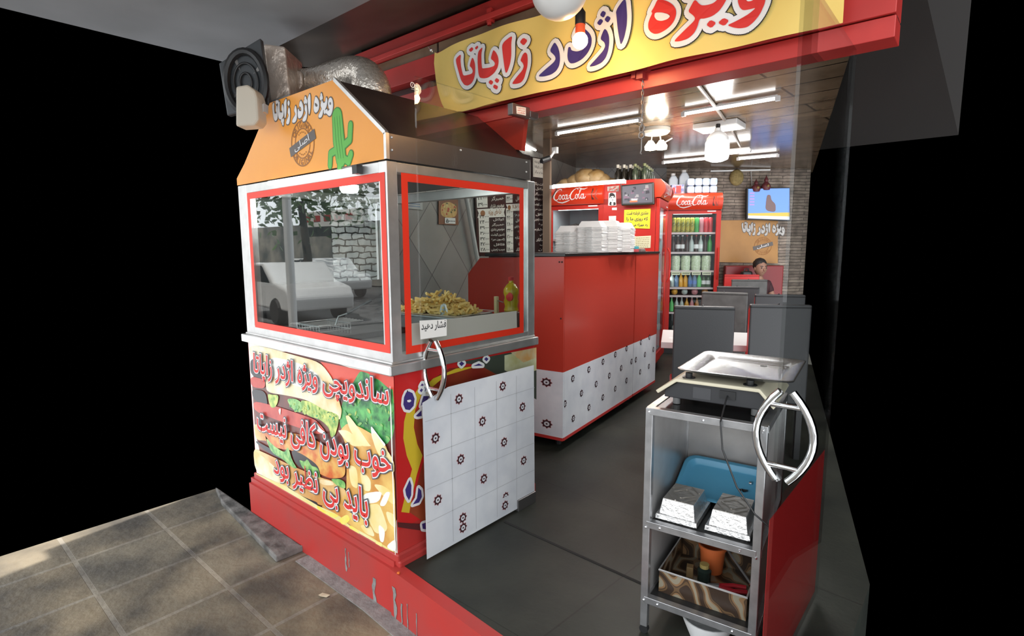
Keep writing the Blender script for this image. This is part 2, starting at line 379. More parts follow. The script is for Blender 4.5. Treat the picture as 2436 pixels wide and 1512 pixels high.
# side wall on the counter side, running obliquely into the shop
LW0 = Vector((-3.25, 2.42, 0)); LWD = Vector((-0.2594, 0.9658, 0)); LWN = Vector((0.9658, 0.2594, 0))
GREYT = diamond_mat('grey_diamond_tile', (0.36, 0.345, 0.32), (0.27, 0.26, 0.25), (0.12, 0.115, 0.11), 0.42)
m_ = MB(); m_.bx(0, 4.6, 0, 0.12, 0, 2.52)
lw = struct(m_.build('wall_left', GREYT)); lw.location = LW0; lw.rotation_euler = (0, 0, math.atan2(LWD.y, LWD.x))
# back wall, turned with the shop
BW0 = at(1640, 400, 7.82); BW0.z = 0
BA = math.radians(44)
m_ = MB(); m_.bx(-0.32, 1.75, 0, 0.12, 0, 2.52)
bw = struct(m_.build('wall_back', STONE)); bw.location = BW0; bw.rotation_euler = (0, 0, BA)
SMALLT = diamond_mat('small_diamond_tile', (0.17, 0.165, 0.16), (0.1, 0.095, 0.09), (0.05, 0.05, 0.05), 0.14)
m_ = MB(); m_.bx(-1.75, -0.32, 0, 0.12, 0, 2.52)
bw2 = struct(m_.build('wall_back_corner', SMALLT)); bw2.location = BW0; bw2.rotation_euler = (0, 0, BA)
# ceiling
m_ = MB(); m_.prism([(-3.3, 2.3, 2.5), (-0.3, 2.3, 2.5), (-2.0, 9.2, 2.5), (-5.2, 9.2, 2.5)], (0, 0, 0.1))
struct(m_.build('ceiling', CEIL))
# canopy over the pavement: grey outer soffit, dark brown inner soffit
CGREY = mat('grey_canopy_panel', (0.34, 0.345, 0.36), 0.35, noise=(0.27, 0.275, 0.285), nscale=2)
CDARK = mat('dark_brown_canopy_panel', (0.05, 0.038, 0.03), 0.3, noise=(0.085, 0.066, 0.052), nscale=3)
m_ = MB(); m_.bx(-3.8, -0.1, -0.9, 1.71, 2.6, 2.68)
struct(m_.build('ceiling_canopy', CGREY))
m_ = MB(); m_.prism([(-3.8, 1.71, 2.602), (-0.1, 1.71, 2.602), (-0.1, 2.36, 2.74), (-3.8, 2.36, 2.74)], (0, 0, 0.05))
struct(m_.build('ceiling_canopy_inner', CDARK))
# storeys above the shop, added to block the sun from the pavement
m_ = MB(); m_.bx(-3.9, -0.35, 2.42, 9, 2.78, 6.5)
struct(m_.build('wall_upper_sun_block', DARK))
# red shop-front lintel: flanged beams
m_ = MB()
m_.bx(-3.45, -0.28, 2.27, 2.40, 2.605, 2.70)
m_.bx(-3.45, -0.28, 2.24, 2.27, 2.595, 2.625)
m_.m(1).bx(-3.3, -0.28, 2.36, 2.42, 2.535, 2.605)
m_.m(0).bx(-3.3, -0.28, 2.275, 2.40, 2.42, 2.535)
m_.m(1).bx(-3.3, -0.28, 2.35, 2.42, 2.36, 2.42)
m_.m(0).bx(-3.3, -0.28, 2.29, 2.42, 2.17, 2.36)
m_.bx(-3.3, -0.28, 2.30, 2.42, 2.095, 2.165)
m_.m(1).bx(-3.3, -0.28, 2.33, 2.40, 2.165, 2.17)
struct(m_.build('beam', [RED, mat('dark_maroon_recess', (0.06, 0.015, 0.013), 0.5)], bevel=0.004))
# red side panel of the shop front above the booth
m_ = MB(); m_.prism([onY((1095, 262), 2.31), onY((1250, 268), 2.31), onY((1240, 358), 2.31), onY((1225, 355), 2.31)], (0, 0.03, 0))
struct(m_.build('trim_1', REDL))
# dark column of the neighbouring shop behind the ducts
m_ = MB(); m_.bx(-4.0, -3.28, 2.3, 2.4, -0.2, 2.75)
struct(m_.build('wall_front', DARK))
# brown column between menu board and fridge
p = at(1301, 600, 5.75)
m_ = MB(); m_.box((p.x, p.y, 1.25), (0.075, 0.05, 2.5), rz=math.radians(15))
struct(m_.build('column', mat('brown_column_paint', (0.17, 0.12, 0.085), 0.5)))
# ================================================================= STREET SEEN IN THE GLASS
def car(name, label, loc, rz, col):
    t = thing(name, label, 'car', loc, rz, 'cars parked across the street')
    P = [(-2.0, 0.35), (-2.05, 0.75), (-1.9, 0.95), (-1.45, 1.02), (-0.95, 1.42), (0.55, 1.45), (1.15, 1.0), (1.9, 0.88), (2.05, 0.65), (2.0, 0.35)]
    m_ = MB(); m_.prism([(x, -0.8, z) for x, z in P], (0, 1.6, 0))
    m_.build('body', mat(name+'_paint', col, 0.25, coat=0.6), t, bevel=0.07, seg=3)
    for y in (-0.815, 0.815):
        m_ = MB(); m_.poly([(-0.85, y, 1.35), (-0.2, y, 1.37), (-0.2, y, 1.0), (-1.25, y, 1.0)]); m_.poly([(-0.1, y, 1.37), (0.5, y, 1.38), (0.95, y, 1.0), (-0.1, y, 1.0)])
        m_.build('window', BLACK, t)
    for x in (-1.25, 1.25):
        for y in (-0.75, 0.75):
            m_ = MB(); m_.lathe([(0, -0.1), (0.28, -0.1), (0.32, -0.06), (0.32, 0.06), (0.28, 0.1), (0, 0.1)], (x, y, 0.32), 16, 'Y')
            m_.build('wheel', BLACK, t)
    return t
car('parked_car', 'white hatchback car parked across the street, reflected in the booth window', (-13.6, -4.2, -0.36), math.radians(6), (0.8, 0.8, 0.8))
car('parked_car', 'silver saloon car farther off, reflected in the booth window', (-18.6, -8.2, -0.36), math.radians(3), (0.55, 0.57, 0.6))
t = thing('street_tree', 'leafy street tree reflected in the booth window', 'tree', (-16.4, -6.3, -0.3))
m_ = MB(); m_.tube([(0, 0, 0), (0.1, 0, 1.5), (0, 0.1, 3.2)], [0.16, 0.13, 0.1]); m_.build('trunk', mat('bark', (0.08, 0.06, 0.045), 0.9), t)
m_ = MB()
for _ in range(2600):
    p = Vector((random.gauss(0, 2.3), random.gauss(0, 1.5), 4.0+random.gauss(0, 0.75))); a = Vector((random.gauss(0, 1), random.gauss(0, 1), random.gauss(0, 1))).normalized(); b = a.orthogonal().normalized()
    m_.quad(p-a*.13, p+b*.08, p+a*.13, p-b*.08)
m_.build('crown', mat('tree_leaf', (0.09, 0.19, 0.05), 0.5, noise=(0.16, 0.28, 0.08), nscale=2), t)
t = thing('street_pole', 'white street pole reflected in the booth window', 'pole', (-11.15, -3.0, -0.3))
m_ = MB(); m_.tube([(0, 0, 0), (0, 0, 5)], 0.09); m_.build('post', WHITE, t)
t = thing('shop_across', 'shop across the street with a white sign, reflected in the booth window', 'building', (-24, -12.5, -0.3))
m_ = MB(); m_.bx(-14, 9, -1, 0, 0, 3.0); m_.build('shopfront', mat('street_stone', (0.42, 0.39, 0.34), 0.8, noise=(0.1, 0.11, 0.11), nscale=0.9), t)
m_ = MB(); m_.bx(-3.5, 2.2, 0, 0.3, 2.85, 3.6); m_.m(1)
for i in range(5): m_.bx(-3.0+i*0.95, -2.4+i*0.95, 0.3, 0.32, 3.1, 3.4)
m_.build('sign', [PAPER, RED], t)
# ================================================================= BANNER LETTERING (traced once, reused on every sign that carries the name)
def _z(o, s, pts): return [(o[0]+x*s, o[1]+y*s) for x, y in pts]
Z1, Z2, Z3 = ((1020, 60), 260/1966), ((1270, 0), 260/1966), ((1520, 0), 312/2436)
NAME = [  # (zoom frame, colour, hole?, outline)
 (Z1, 'r', 0, [(612,525),(520,610),(520,690),(560,880),(585,990),(640,1075),(710,1090),(790,1050),(840,980),(865,870),(865,760),(855,680),(825,600),(800,595),(750,740),(790,770),(820,830),(800,880),(640,912),(620,880),(600,760),(595,640)]),
 (Z1, 'r', 0, [(805,400),(835,440),(785,495),(745,455)]), (Z1, 'r', 0, [(905,375),(925,405),(885,455),(855,420)]),
 (Z1, 'r', 0, [(1010,400),(925,480),(912,580),(915,700),(935,880),(965,960),(1050,975),(1130,960),(1230,880),(1290,780),(1308,680),(1300,590),(1270,520),(1230,470),(1210,480),(1170,625),(1220,660),(1250,710),(1230,755),(1150,785),(1040,795),(1010,790),(1000,740),(990,640),(985,520)]),
 (Z1, 'r', 0, [(1165,995),(1215,1035),(1180,1095),(1125,1050)]), (Z1, 'r', 0, [(1265,960),(1315,1000),(1280,1060),(1230,1015)]), (Z1, 'r', 0, [(1225,1075),(1290,1110),(1265,1175),(1200,1135)]),
 (Z1, 'r', 0, [(1530,185),(1360,350),(1375,550),(1410,870),(1440,860),(1490,700),(1510,540),(1508,330)]),
 (Z1, 'r', 0, [(1740,485),(1700,520),(1655,640),(1700,680),(1725,740),(1700,820),(1600,940),(1515,1065),(1600,1065),(1690,1040),(1740,970),(1765,860),(1790,740),(1790,620),(1775,520)]),
 (Z1, 'r', 0, [(1700,220),(1775,270),(1710,370),(1640,305)]),
 (Z2, 'b', 0, [(390,765),(360,790),(295,920),(380,1000),(400,1060),(360,1130),(210,1270),(100,1385),(200,1385),(320,1345),(400,1280),(450,1190),(470,1080),(465,950),(440,850)]),
 (Z2, 'b', 0, [(850,470),(930,530),(1000,600),(1040,690),(1030,820),(960,950),(850,1060),(720,1125),(640,1135),(600,1080),(590,990),(610,840),(650,840),(660,900),(760,920),(880,880),(920,790),(890,700),(820,640),(720,660),(770,540)]),
 (Z2, 'b', 0, [(1300,530),(1270,560),(1205,710),(1290,770),(1310,840),(1270,920),(1130,1060),(980,1200),(1100,1190),(1230,1140),(1310,1060),(1360,940),(1385,800),(1385,680),(1345,570)]),
 (Z2, 'b', 0, [(1250,200),(1325,240),(1275,335),(1195,280)]), (Z2, 'b', 0, [(1345,295),(1420,345),(1360,430),(1285,365)]), (Z2, 'b', 0, [(1205,340),(1270,385),(1205,470),(1135,420)]),
 (Z2, 'b', 0, [(1700,-25),(1515,215),(1530,330),(1550,560),(1590,810),(1610,810),(1660,700),(1710,500),(1725,300)]),
 (Z3, 'r', 0, [(370,10),(450,10),(560,40),(660,110),(715,200),(720,290),(690,400),(620,500),(520,580),(400,640),(310,648),(240,610),(200,550),(200,450),(235,350),(280,260),(255,240),(310,150)]),
 (Z3, 'w', 1, [(330,255),(450,250),(560,280),(615,325),(560,380),(450,412),(360,395),(315,330)]),
 (Z3, 'r', 0, [(1090,30),(1050,30),(1000,130),(945,240),(1040,310),(1080,360),(1060,420),(900,580),(680,800),(800,800),(950,750),(1060,650),(1120,530),(1160,370),(1240,370),(1380,320),(1500,220),(1580,100),(1640,-20),(1650,-140),(1600,-220),(1560,-190),(1500,-20),(1400,80),(1280,120),(1190,125),(1140,90)]),
 (Z3, 'r', 0, [(930,-150),(1010,-95),(950,-15),(870,-75)]), (Z3, 'r', 0, [(1060,-210),(1140,-155),(1080,-75),(1000,-135)]), (Z3, 'r', 0, [(1010,-300),(1080,-250),(1020,-175),(950,-230)]),
 (Z3, 'r', 0, [(1350,385),(1455,435),(1365,540),(1275,485)]), (Z3, 'r', 0, [(1580,335),(1680,380),(1590,490),(1475,435)]),
 (Z3, 'r', 0, [(2340,0),(2320,80),(2240,260),(2130,400),(2010,500),(1870,525),(1750,510),(1640,470),(1760,410),(1900,330),(2030,250),(2170,130),(2060,160),(1930,185),(1870,140),(1840,60),(1830,0),(1860,-150),(1980,-270),(2150,-320),(2290,-240),(2345,-110)]),
 (Z3, 'w', 1, [(1960,-60),(2040,-140),(2130,-130),(2170,-60),(2090,10),(2000,20)]),
]
BY = 2.205
GL = []       # glyph outlines in the banner's own plane (metres)
for (o, s), c, h, pts in NAME:
    P = [onY(q, BY) for q in _z(o, s, pts)]
    p2 = [(p.x, p.z) for p in P]
    GL.append((c, smooth2(p2, 1 if len(p2) < 6 else 2)))
gx0 = min(p[0] for c, g in GL for p in g); gx1 = max(p[0] for c, g in GL for p in g)
gz0 = min(p[1] for c, g in GL for p in g); gz1 = max(p[1] for c, g in GL for p in g)
def put_name(mb, f, slots, white, dark, lift=0.0008, only=None):
    """the traced name in a 2D frame f(x, y, lift) of banner metres; slots = {'r','b','w','o' (outline white),'k' (thin dark line)}"""
    for c, g in GL:
        if only and not only(g): continue
        if c != 'w':
            loop = g+[g[0]]
            if dark: mb.m(slots['k']); stroke2(mb, loop, white+dark, f, lift)
            if white: mb.m(slots['o']); stroke2(mb, loop, white, f, lift*2)
        mb.m(slots[c]); mb.poly([f(x, y, lift*(4 if c == 'w' else 3)) for x, y in g])
YEL = mat('yellow_banner_cloth', (0.84, 0.61, 0.17), 0.55, noise=(0.78, 0.54, 0.14), nscale=2.5)
BLUE = mat('navy_ink', (0.045, 0.025, 0.17), 0.6); REDI = mat('red_ink', (0.66, 0.03, 0.025), 0.6); WINK = mat('white_ink', (0.78, 0.76, 0.76), 0.6)
t = thing('banner', 'yellow cloth banner with large red and blue lettering hung across the shop front lintel', 'banner', (0, 0, 0))
def bulge(x, z): return 0.012*math.sin(x*7+z*4)+0.007*math.sin(x*17-z*9)
bl = [onY(q, BY) for q in ((1028,122),(1026,150),(1032,190),(1040,220),(1048,245),(1056,262))]
zt = lambda x: 2.505+0.012*math.sin((x+2.4)*3.0)
bp = [onY(q, BY) for q in ((1056,261),(1095,264),(1130,258),(1190,241),(1260,226),(1330,208),(1400,192),(1500,168),(1640,136),(1832,91))]
def zb(x):
    for a, b in zip(bp, bp[1:]):
        if a.x <= x <= b.x: return a.z+(b.z-a.z)*(x-a.x)/(b.x-a.x)
    return bp[-1].z if x > bp[-1].x else bp[0].z
m_ = MB(); nx, nz = 90, 16; rows = []
for j in range(nz+1):
    v = j/nz
    k = (1-v)*(len(bl)-1); i0 = min(int(k), len(bl)-2); e = bl[i0].lerp(bl[i0+1], k-i0)
    for i in range(nx+1):
        x = e.x+(-0.42-e.x)*i/nx
        z = zb(x)*(1-v)+zt(x)*v if i else e.z
        rows.append((x, BY+0.004-bulge(x, z)*0.9, z))
m_.add(rows, [(j*(nx+1)+i, j*(nx+1)+i+1, (j+1)*(nx+1)+i+1, (j+1)*(nx+1)+i) for j in range(nz) for i in range(nx)])
m_.build('cloth', YEL, t, smooth=True)
m_ = MB()
fb = lambda x, y, l: Vector((x, BY-0.001-bulge(x, y)*0.9-l*3, y))
put_name(m_, fb, {'r': 0, 'b': 1, 'w': 2, 'o': 2, 'k': 3}, 0.021, 0.0035)
tag(m_.build('lettering', [REDI, BLUE, WINK, INK], t, keep=True), 'red and blue lettering outlined in white')
m_ = MB(); a, b = onY((1028,122), BY), onY((1020,112), 2.26); m_.tube([a, b], 0.004); m_.build('tie_cord', STEEL, t)
m_ = MB(); m_.ball(onY((1026,119), BY-0.01), 0.009); m_.build('eyelet', STEEL, t)
# ================================================================= BOOTH
BX0, BX1, BY0, BY1 = -3.24, -1.863, 1.405, 2.385
bo = thing('fryer_booth', 'steel-framed takeaway fryer booth with glass sides and an orange gabled hood', 'booth', (0, 0, 0))
m_ = MB(); m_.bx(BX0, BX1, BY0, BY1, 0.03, 0.866)
m_.build('cabinet', RED, bo, bevel=0.004)
m_ = MB(); m_.bx(BX0-0.01, BX1+0.012, BY0-0.012, BY1, 0.0, 0.06); m_.bx(-1.93, -1.84, 1.395, 2.3, -0.005, 0.03)
m_.build('plinth', KERB, bo, bevel=0.008)
# ledge
m_ = MB(); m_.bx(BX0-0.02, BX1+0.022, BY0-0.028, BY1+0.01, 0.868, 0.912); m_.bx(BX0-0.005, BX1+0.006, BY0-0.008, BY1, 0.912, 0.922)
m_.build('ledge', STEEL, bo, bevel=0.005)
# frame : posts and rails
ZT, ZB = 1.758, 0.92
m_ = MB()
for x0, x1 in ((BX0, BX0+0.10), (BX1-0.055, BX1)):
    m_.bx(x0, x1, BY0, BY0+0.055, ZB, ZT); m_.bx(x0, x1, BY1-0.06, BY1, ZB, ZT)
e_ = .0008
m_.bx(BX0+e_, BX1-e_, BY0+e_, BY0+0.05, ZB+e_, 0.968); m_.bx(BX0+e_, BX1-e_, BY0+e_, BY0+0.05, 1.712, ZT-e_)
m_.bx(BX1-0.05, BX1-e_, BY0+e_*2, BY1-e_, ZB+e_*2, 0.95); m_.bx(BX1-0.05, BX1-e_, BY0+e_*2, BY1-e_, 1.715, ZT-e_*2)
m_.bx(BX0+e_, BX0+0.05, BY0+e_*2, BY1-e_, ZB+e_*2, 0.96); m_.bx(BX0+e_, BX0+0.05, BY0+e_*2, BY1-e_, 1.712, ZT-e_*2)
m_.bx(BX0+e_*2, BX1-e_*2, BY1-0.05, BY1-e_*2, 1.70, ZT-e_*3)
m_.build('window_frame', STEEL, bo, bevel=0.003)
def frame_sheet(mb, x0, x1, z0, z1, w, f):
    for a, b, c, d in ((x0, x1, z0, z0+w), (x0, x1, z1-w, z1), (x0, x0+w, z0+w, z1-w), (x1-w, x1, z0+w, z1-w)):
        mb.quad(f(a, c), f(b, c), f(b, d), f(a, d))
GF = (-3.128, -1.873, 0.96, 1.712)
m_ = MB(); m_.bx(BX0+0.06, BX1-0.02, BY0+0.004, BY0+0.010, 0.94, 1.73); m_.build('front_glass', GLASSB, bo)
m_ = MB(); frame_sheet(m_, *GF, 0.034, lambda x, z: (x, BY0-0.0015, z)); m_.build('front_border', REDB, bo)
GS = (1.478, 2.286, 0.946, 1.716)
m_ = MB(); m_.bx(BX1-0.010, BX1-0.004, BY0+0.03, BY1-0.03, 0.94, 1.73); m_.build('side_glass', GLASSB, bo)
m_ = MB(); frame_sheet(m_, *GS, 0.034, lambda y, z: (BX1+0.0015, y, z)); m_.build('side_border', REDB, bo)
m_ = MB(); a = [onX(q, BX1+0.001) for q in ((979, 769), (1229, 739), (1230, 784), (979, 827))]; m_.poly(a)
m_.build('frosted_strip', mat('grey_frosted_film', (0.42, 0.4, 0.36), 0.6), bo)
# hood
HF = BY0-0.004
fr = [(-3.236, 1.762), (BX1+0.006, 1.762), (BX1+0.006, 1.864), (-2.207, 2.136), (-2.80, 2.138), (-3.13, 1.87), (-3.236, 1.80)]
HOOD = mat('dark_hood_steel', (0.06, 0.048, 0.045), 0.34, 0.5, noise=(0.09, 0.07, 0.062), nscale=5)
m_ = MB(); m_.prism([(x, HF+0.006, z) for x, z in fr], (0, BY1-HF-0.05, 0))
m_.build('hood', HOOD, bo, bevel=0.004)
ORA = mat('orange_sign_vinyl', (0.86, 0.35, 0.055), 0.33, noise=(0.82, 0.32, 0.05), nscale=3, spec=.3)
m_ = MB(); m_.prism([(x, HF, z) for x, z in fr], (0, 0.004, 0))
hs = m_.build('hood_sign', ORA, bo)
tag(hs, 'orange hood sign')
m_ = MB()
for (a, b) in ((fr[1], fr[2]), (fr[2], fr[3])): m_.bar((a[0], HF+0.004, a[1]), (b[0], HF+0.004, b[1]), 0.016, 0.016)
m_.build('hood_edging', STEEL, bo)
for y, z in ((1.43, 1.80), (1.43, 1.85), (1.82, 1.85), (2.3, 1.80), (2.3, 1.85)):
    m_ = MB(); m_.ball((BX1+0.007, y, z), 0.006, 8, 5); m_.build('rivet', STEEL, bo)
m_ = MB(); m_.bx(BX1-0.001, BX1+0.008, BY0-0.002, BY1-0.05, 1.762, 1.864); m_.build('hood_side_band', mat('grey_hood_band', (0.2, 0.18, 0.175), 0.36, 0.7), bo)
# sign lettering on the hood
GREYI = mat('grey_shadow_ink', (0.13, 0.11, 0.1), 0.6); BROWN = mat('brown_stamp_ink', (0.3, 0.12, 0.03), 0.6)
def name_on(mb, quad, n, slots, white, dark, lift=0.0006):
    F = bil(quad); n = Vector(n)
    def f(x, y, l): return F((x-gx0)/(gx1-gx0), (y-gz0)/(gz1-gz0)) + n*l
    put_name(mb, f, slots, white, dark, lift)
m_ = MB()
name_on(m_, [onY(q, HF-0.001) for q in ((649, 243), (792, 207), (792, 272), (650, 302))], (0, -1, 0), {'r': 0, 'b': 0, 'w': 1, 'o': 0, 'k': 1}, 0.010, 0.012)
m_.build('hood_lettering', [WINK, GREYI], hs, keep=True)
def stamp(mb, c, ex, ez, n, r, slots):
    """round rubber-stamp mark: two rings, ORIGINAL above and below, dark bar with white word"""
    c, ex, ez, n = Vector(c), Vector(ex), Vector(ez), Vector(n)
    f = lambda x, y, l=0.0006: c + ex*x + ez*y + n*l
    for rr, w in ((r, 0.03*r), (r*.66, 0.025*r)):
        k = 48
        for i in range(k):
            a, b = 2*math.pi*i/k, 2*math.pi*(i+1)/k
            mb.m(slots[0]).quad(*[f(q*math.cos(t), q*math.sin(t)) for q, t in ((rr-w, a), (rr+w, a), (rr+w, b), (rr-w, b))])
    for top in (1, -1):
        for i, ch in enumerate('ORIGINAL'):
            a = math.radians(90+56-16*i) if top > 0 else math.radians(270-56+16*i)
            vs, fs = txt(ch, 0.02); s = r*0.34
            w = max(v[0] for v in vs)
            out = []
            for x, y in vs:
                X, Y = (x-w/2)*s, (y-0.34)*s
                R = r*.83
                if top > 0: out.append(f(math.cos(a)*(R+Y)+math.sin(a)*X, math.sin(a)*(R+Y)-math.cos(a)*X))
                else: out.append(f(math.cos(a)*(R-Y)-math.sin(a)*X, math.sin(a)*(R-Y)+math.cos(a)*X))
            mb.m(slots[0]).add(out, fs)
    for i in range(5):
        for sg in (1, -1):
            a = math.radians(90*sg+(i-2)*17); mb.m(slots[0])
            stroke2(mb, [(r*.5*math.cos(a), r*.5*math.sin(a))], 0.04*r, lambda x, y, l: f(x, y), 0, 5)
    ca, sa = math.cos(math.radians(14)), math.sin(math.radians(14))
    g = lambda x, y, l: f((x*ca-y*sa)*r, (x*sa+y*ca)*r, l)
    mb.m(slots[1]).poly([g(x, y, .0014) for x, y in ((-1.18, -.22), (1.18, -.22), (1.18, .22), (-1.18, .22))])
    q = [g(x, y, .002) for x, y in ((-.72, .2), (.66, .2), (.66, -.2), (-.72, -.2))]
    put_text(mb, 'اصلی', q, n, [(slots[2], 0.01, 0.0008)])
m_ = MB(); c = onY((719.5, 341), HF-0.001); stamp(m_, c, (1, 0, 0), (0, 0, 1), (0, -1, 0), 0.104, (0, 1, 2))
m_.build('stamp_mark', [BROWN, GREYI, WINK], hs, keep=True)
# plain cactus plant printed on the sign
CG, CG2 = mat('cactus_green_ink', (0.1, 0.42, 0.05), 0.5), mat('cactus_dark_green_ink', (0.03, 0.2, 0.03), 0.5)
m_ = MB(); c = onY((806, 333), HF-0.001)
f = lambda x, y, l: Vector((c.x+x, c.y-l, c.z+y))
body = [(-.005, .10), (0.0, 0), (0.012, -.08)]
arms = [[(0.03, -.03), (0.085, -.01), (0.095, .05)], [(-0.02, -.04), (-.07, -.05), (-.078, -.1)], [(0.03, -.08), (0.07, -.1), (0.09, -.07)], [(0, -.08), (-.002, -.118)]]
for i, (d, l) in enumerate(((0.005, .0006), (0, .0012))):
    m_.m(1-i); stroke2(m_, body, [0.036+d, 0.042+d, 0.036+d], f, l, 16)
    for a_ in arms: stroke2(m_, a_, 0.015+d, f, l, 12)
m_.m(1)
for dx in (-.02, 0, .02): stroke2(m_, [(x+dx, y) for x, y in body], 0.001, f, .0018)
m_.build('cactus_print', [CG, CG2], hs, keep=True)
# tube lamp fixed under the hood sign
m_ = MB(); a, b = onY((640, 436), BY0-0.02), onY((846, 404), BY0-0.02); m_.tube([a, b], 0.012, 12); m_.m(1).box(b+Vector((0.012, 0, 0)), (0.035, 0.03, 0.036))
m_.build('tube_lamp', [mat('lamp_tube_daylight', (0.9, 0.9, 0.9), 0.4, emit=2.0), BLACK], bo)
# inside of the booth
m_ = MB(); m_.bx(BX0+0.02, BX1-0.02, BY0+0.02, BY1-0.02, 0.922, 0.93); m_.build('worktop', STEELD, bo)
m_ = MB(); m_.bx(BX0+0.02, BX0+0.03, 1.45, 2.0, 0.93, 1.7); m_.build('end_panel', mat('dark_blue_grey_panel', (0.05, 0.06, 0.065), 0.4), bo)
m_ = MB(); m_.bx(-.17, .17, 0, 0.01, 0, 0.52)
o = m_.build('stone_panel', WSTONE, bo); o.location = (BX0+0.035, 2.14, 1.19); o.rotation_euler = (0, 0, math.radians(90))
m_ = MB(); m_.bx(BX0+0.03, BX0+0.06, 1.5, 2.33, 0.93, 1.19); m_.build('splash_panel', mat('grey_splash_panel', (0.1, 0.088, 0.085), 0.45), bo)
m_ = MB(); m_.bx(-.075, .075, 0, 0.01, 0, 0.75)
o = m_.build('tile_strip', SMALLT, bo); o.location = (BX0+0.05, 2.40, 0.95); o.rotation_euler = (0, 0, math.radians(90))
m_ = MB(); c = Vector((-2.609, 1.72, 1.72)); m_.lathe([(0.0, -0.02), (0.04, -0.018), (0.05, 0.0), (0.05, 0.02)], c, 18); m_.build('lamp', mat('booth_lamp_glow', (1, 1, 1), 0.5, emit=9), bo)
lamp('POINT', 'booth_lamp_light', (-2.609, 1.72, 1.66), 7, (1, .98, .95), 0.05)
# front poster
PY = BY0-0.003
P1 = lambda pts: [onY((590+x*370/2238, 810+y*370/2238), PY) for x, y in pts]
P2 = lambda pts: [onY((590+x*370/1929, 1030+y*370/1929), PY) for x, y in pts]
PM = [mat('poster_dark', (0.09, 0.02, 0.015), 0.4, noise=(0.2, 0.035, 0.02), nscale=9), mat('poster_red', (0.75, 0.09, 0.05), 0.4, noise=(0.68, 0.06, 0.035), nscale=4),
      mat('poster_green', (0.01, 0.13, 0.035), 0.4, noise=(0.12, 0.5, 0.12), nscale=22), mat('poster_bun', (0.88, 0.82, 0.6), 0.4, noise=(0.8, 0.5, 0.16), nscale=7),
      mat('poster_lettuce', (0.62, 0.68, 0.16), 0.4, noise=(0.14, 0.33, 0.04), nscale=28), mat('poster_tomato', (0.42, 0.025, 0.018), 0.4, noise=(0.62, 0.08, 0.05), nscale=8),
      mat('poster_chicken', (0.62, 0.12, 0.02), 0.4, noise=(0.75, 0.42, 0.1), nscale=16), mat('poster_crust', (0.6, 0.27, 0.07), 0.4, noise=(0.8, 0.55, 0.24), nscale=7),
      mat('poster_table', (0.82, 0.76, 0.4), 0.4, noise=(0.78, 0.62, 0.16), nscale=5), mat('poster_fry', (0.86, 0.66, 0.24), 0.4, noise=(0.92, 0.85, 0.56), nscale=6),
      mat('poster_fry_shade', (0.62, 0.27, 0.06), 0.4, noise=(0.85, 0.6, 0.18), nscale=7), mat('poster_yellow', (0.85, 0.72, 0.08), 0.4, noise=(0.85, 0.78, 0.3), nscale=8),
      mat('poster_white', (0.9, 0.88, 0.8), 0.4), mat('poster_blackish', (0.025, 0.02, 0.025), 0.4), mat('poster_light_green', (0.35, 0.6, 0.18), 0.4, noise=(0.06, 0.3, 0.06), nscale=30)]
m_ = MB(); LZ = [0]
def L(slot, pts):
    LZ[0] += 0.00005; q_ = [(p.x, p.z) for p in pts]
    if slot not in (8, 1): q_ = smooth2(q_, 2)
    m_.m(slot).poly([(x, PY-LZ[0], z) for x, z in q_])
E0 = [(-3.226, PY, 0.868), (-1.866, PY, 0.868), (-1.866, PY, 0.05), (-3.226, PY, 0.045)]
m_.m(12).prism([Vector(p) for p in E0], (0, 0.002, 0))
L(0, P1([(20,30),(2095,520),(2115,1512)])+P2([(1860,1480),(120,490)]))
L(1, P1([(1040,300),(2095,520),(2105,900),(1500,800),(1230,560)]))
L(2, P1([(1480,660),(1600,450),(1640,440),(1760,480),(1750,570),(1850,530),(2040,700),(2095,690),(2110,1512),(1500,1512),(1300,1200),(1350,900)])+[])
rnd = random.Random(3)
for _ in range(70):
    x, y = rnd.uniform(1380, 2070), rnd.uniform(680, 1480); s = rnd.uniform(12, 45); a_ = rnd.uniform(0, 6.3)
    L(rnd.choice((14, 14, 4, 2, 13)) if x > 1420+max(0, (1150-y))*.1 else 2, P1([(x+s*math.cos(a_), y+s*1.6*math.sin(a_)), (x+s*.5*math.cos(a_+1.7), y+s*.8*math.sin(a_+1.7)), (x-s*math.cos(a_), y-s*1.6*math.sin(a_)), (x+s*.4*math.cos(a_-1.5), y+s*.6*math.sin(a_-1.5))]))
L(13, P1([(40,240),(260,330),(260,560),(45,500)]))
L(5, P1([(42,505),(258,560),(252,690),(58,665)]))
L(13, P1([(60,690),(260,720),(300,960),(80,840)]))
L(3, P1([(22,60),(300,100),(650,200),(1050,305),(1240,560),(1340,930),(1362,1000),(1335,1150),(1250,1060),(1100,990),(860,850),(600,790),(280,740),(262,600),(262,380),(40,240)]))
L(12, P1([(300,220),(700,300),(1000,450),(1150,700),(1000,760),(700,640),(330,520)]))
L(3, P1([(560,620),(860,700),(1000,860),(860,850),(600,790)]))
L(5, P1([(80,860),(420,940),(900,1100),(1000,1150),(1150,1330),(1000,1340),(860,1290),(480,1160),(100,1010)]))
L(4, P1([(290,760),(360,775),(450,780),(440,880),(400,960),(340,960),(310,880)]))
L(14, P1([(560,830),(700,830),(800,900),(780,1040),(640,980)]))
L(4, P1([(760,850),(900,870),(1100,990),(1320,1060),(1310,1200),(1260,1370),(1200,1390),(1180,1250),(1050,1130),(880,1080),(800,1000)]))
rnd = random.Random(5)
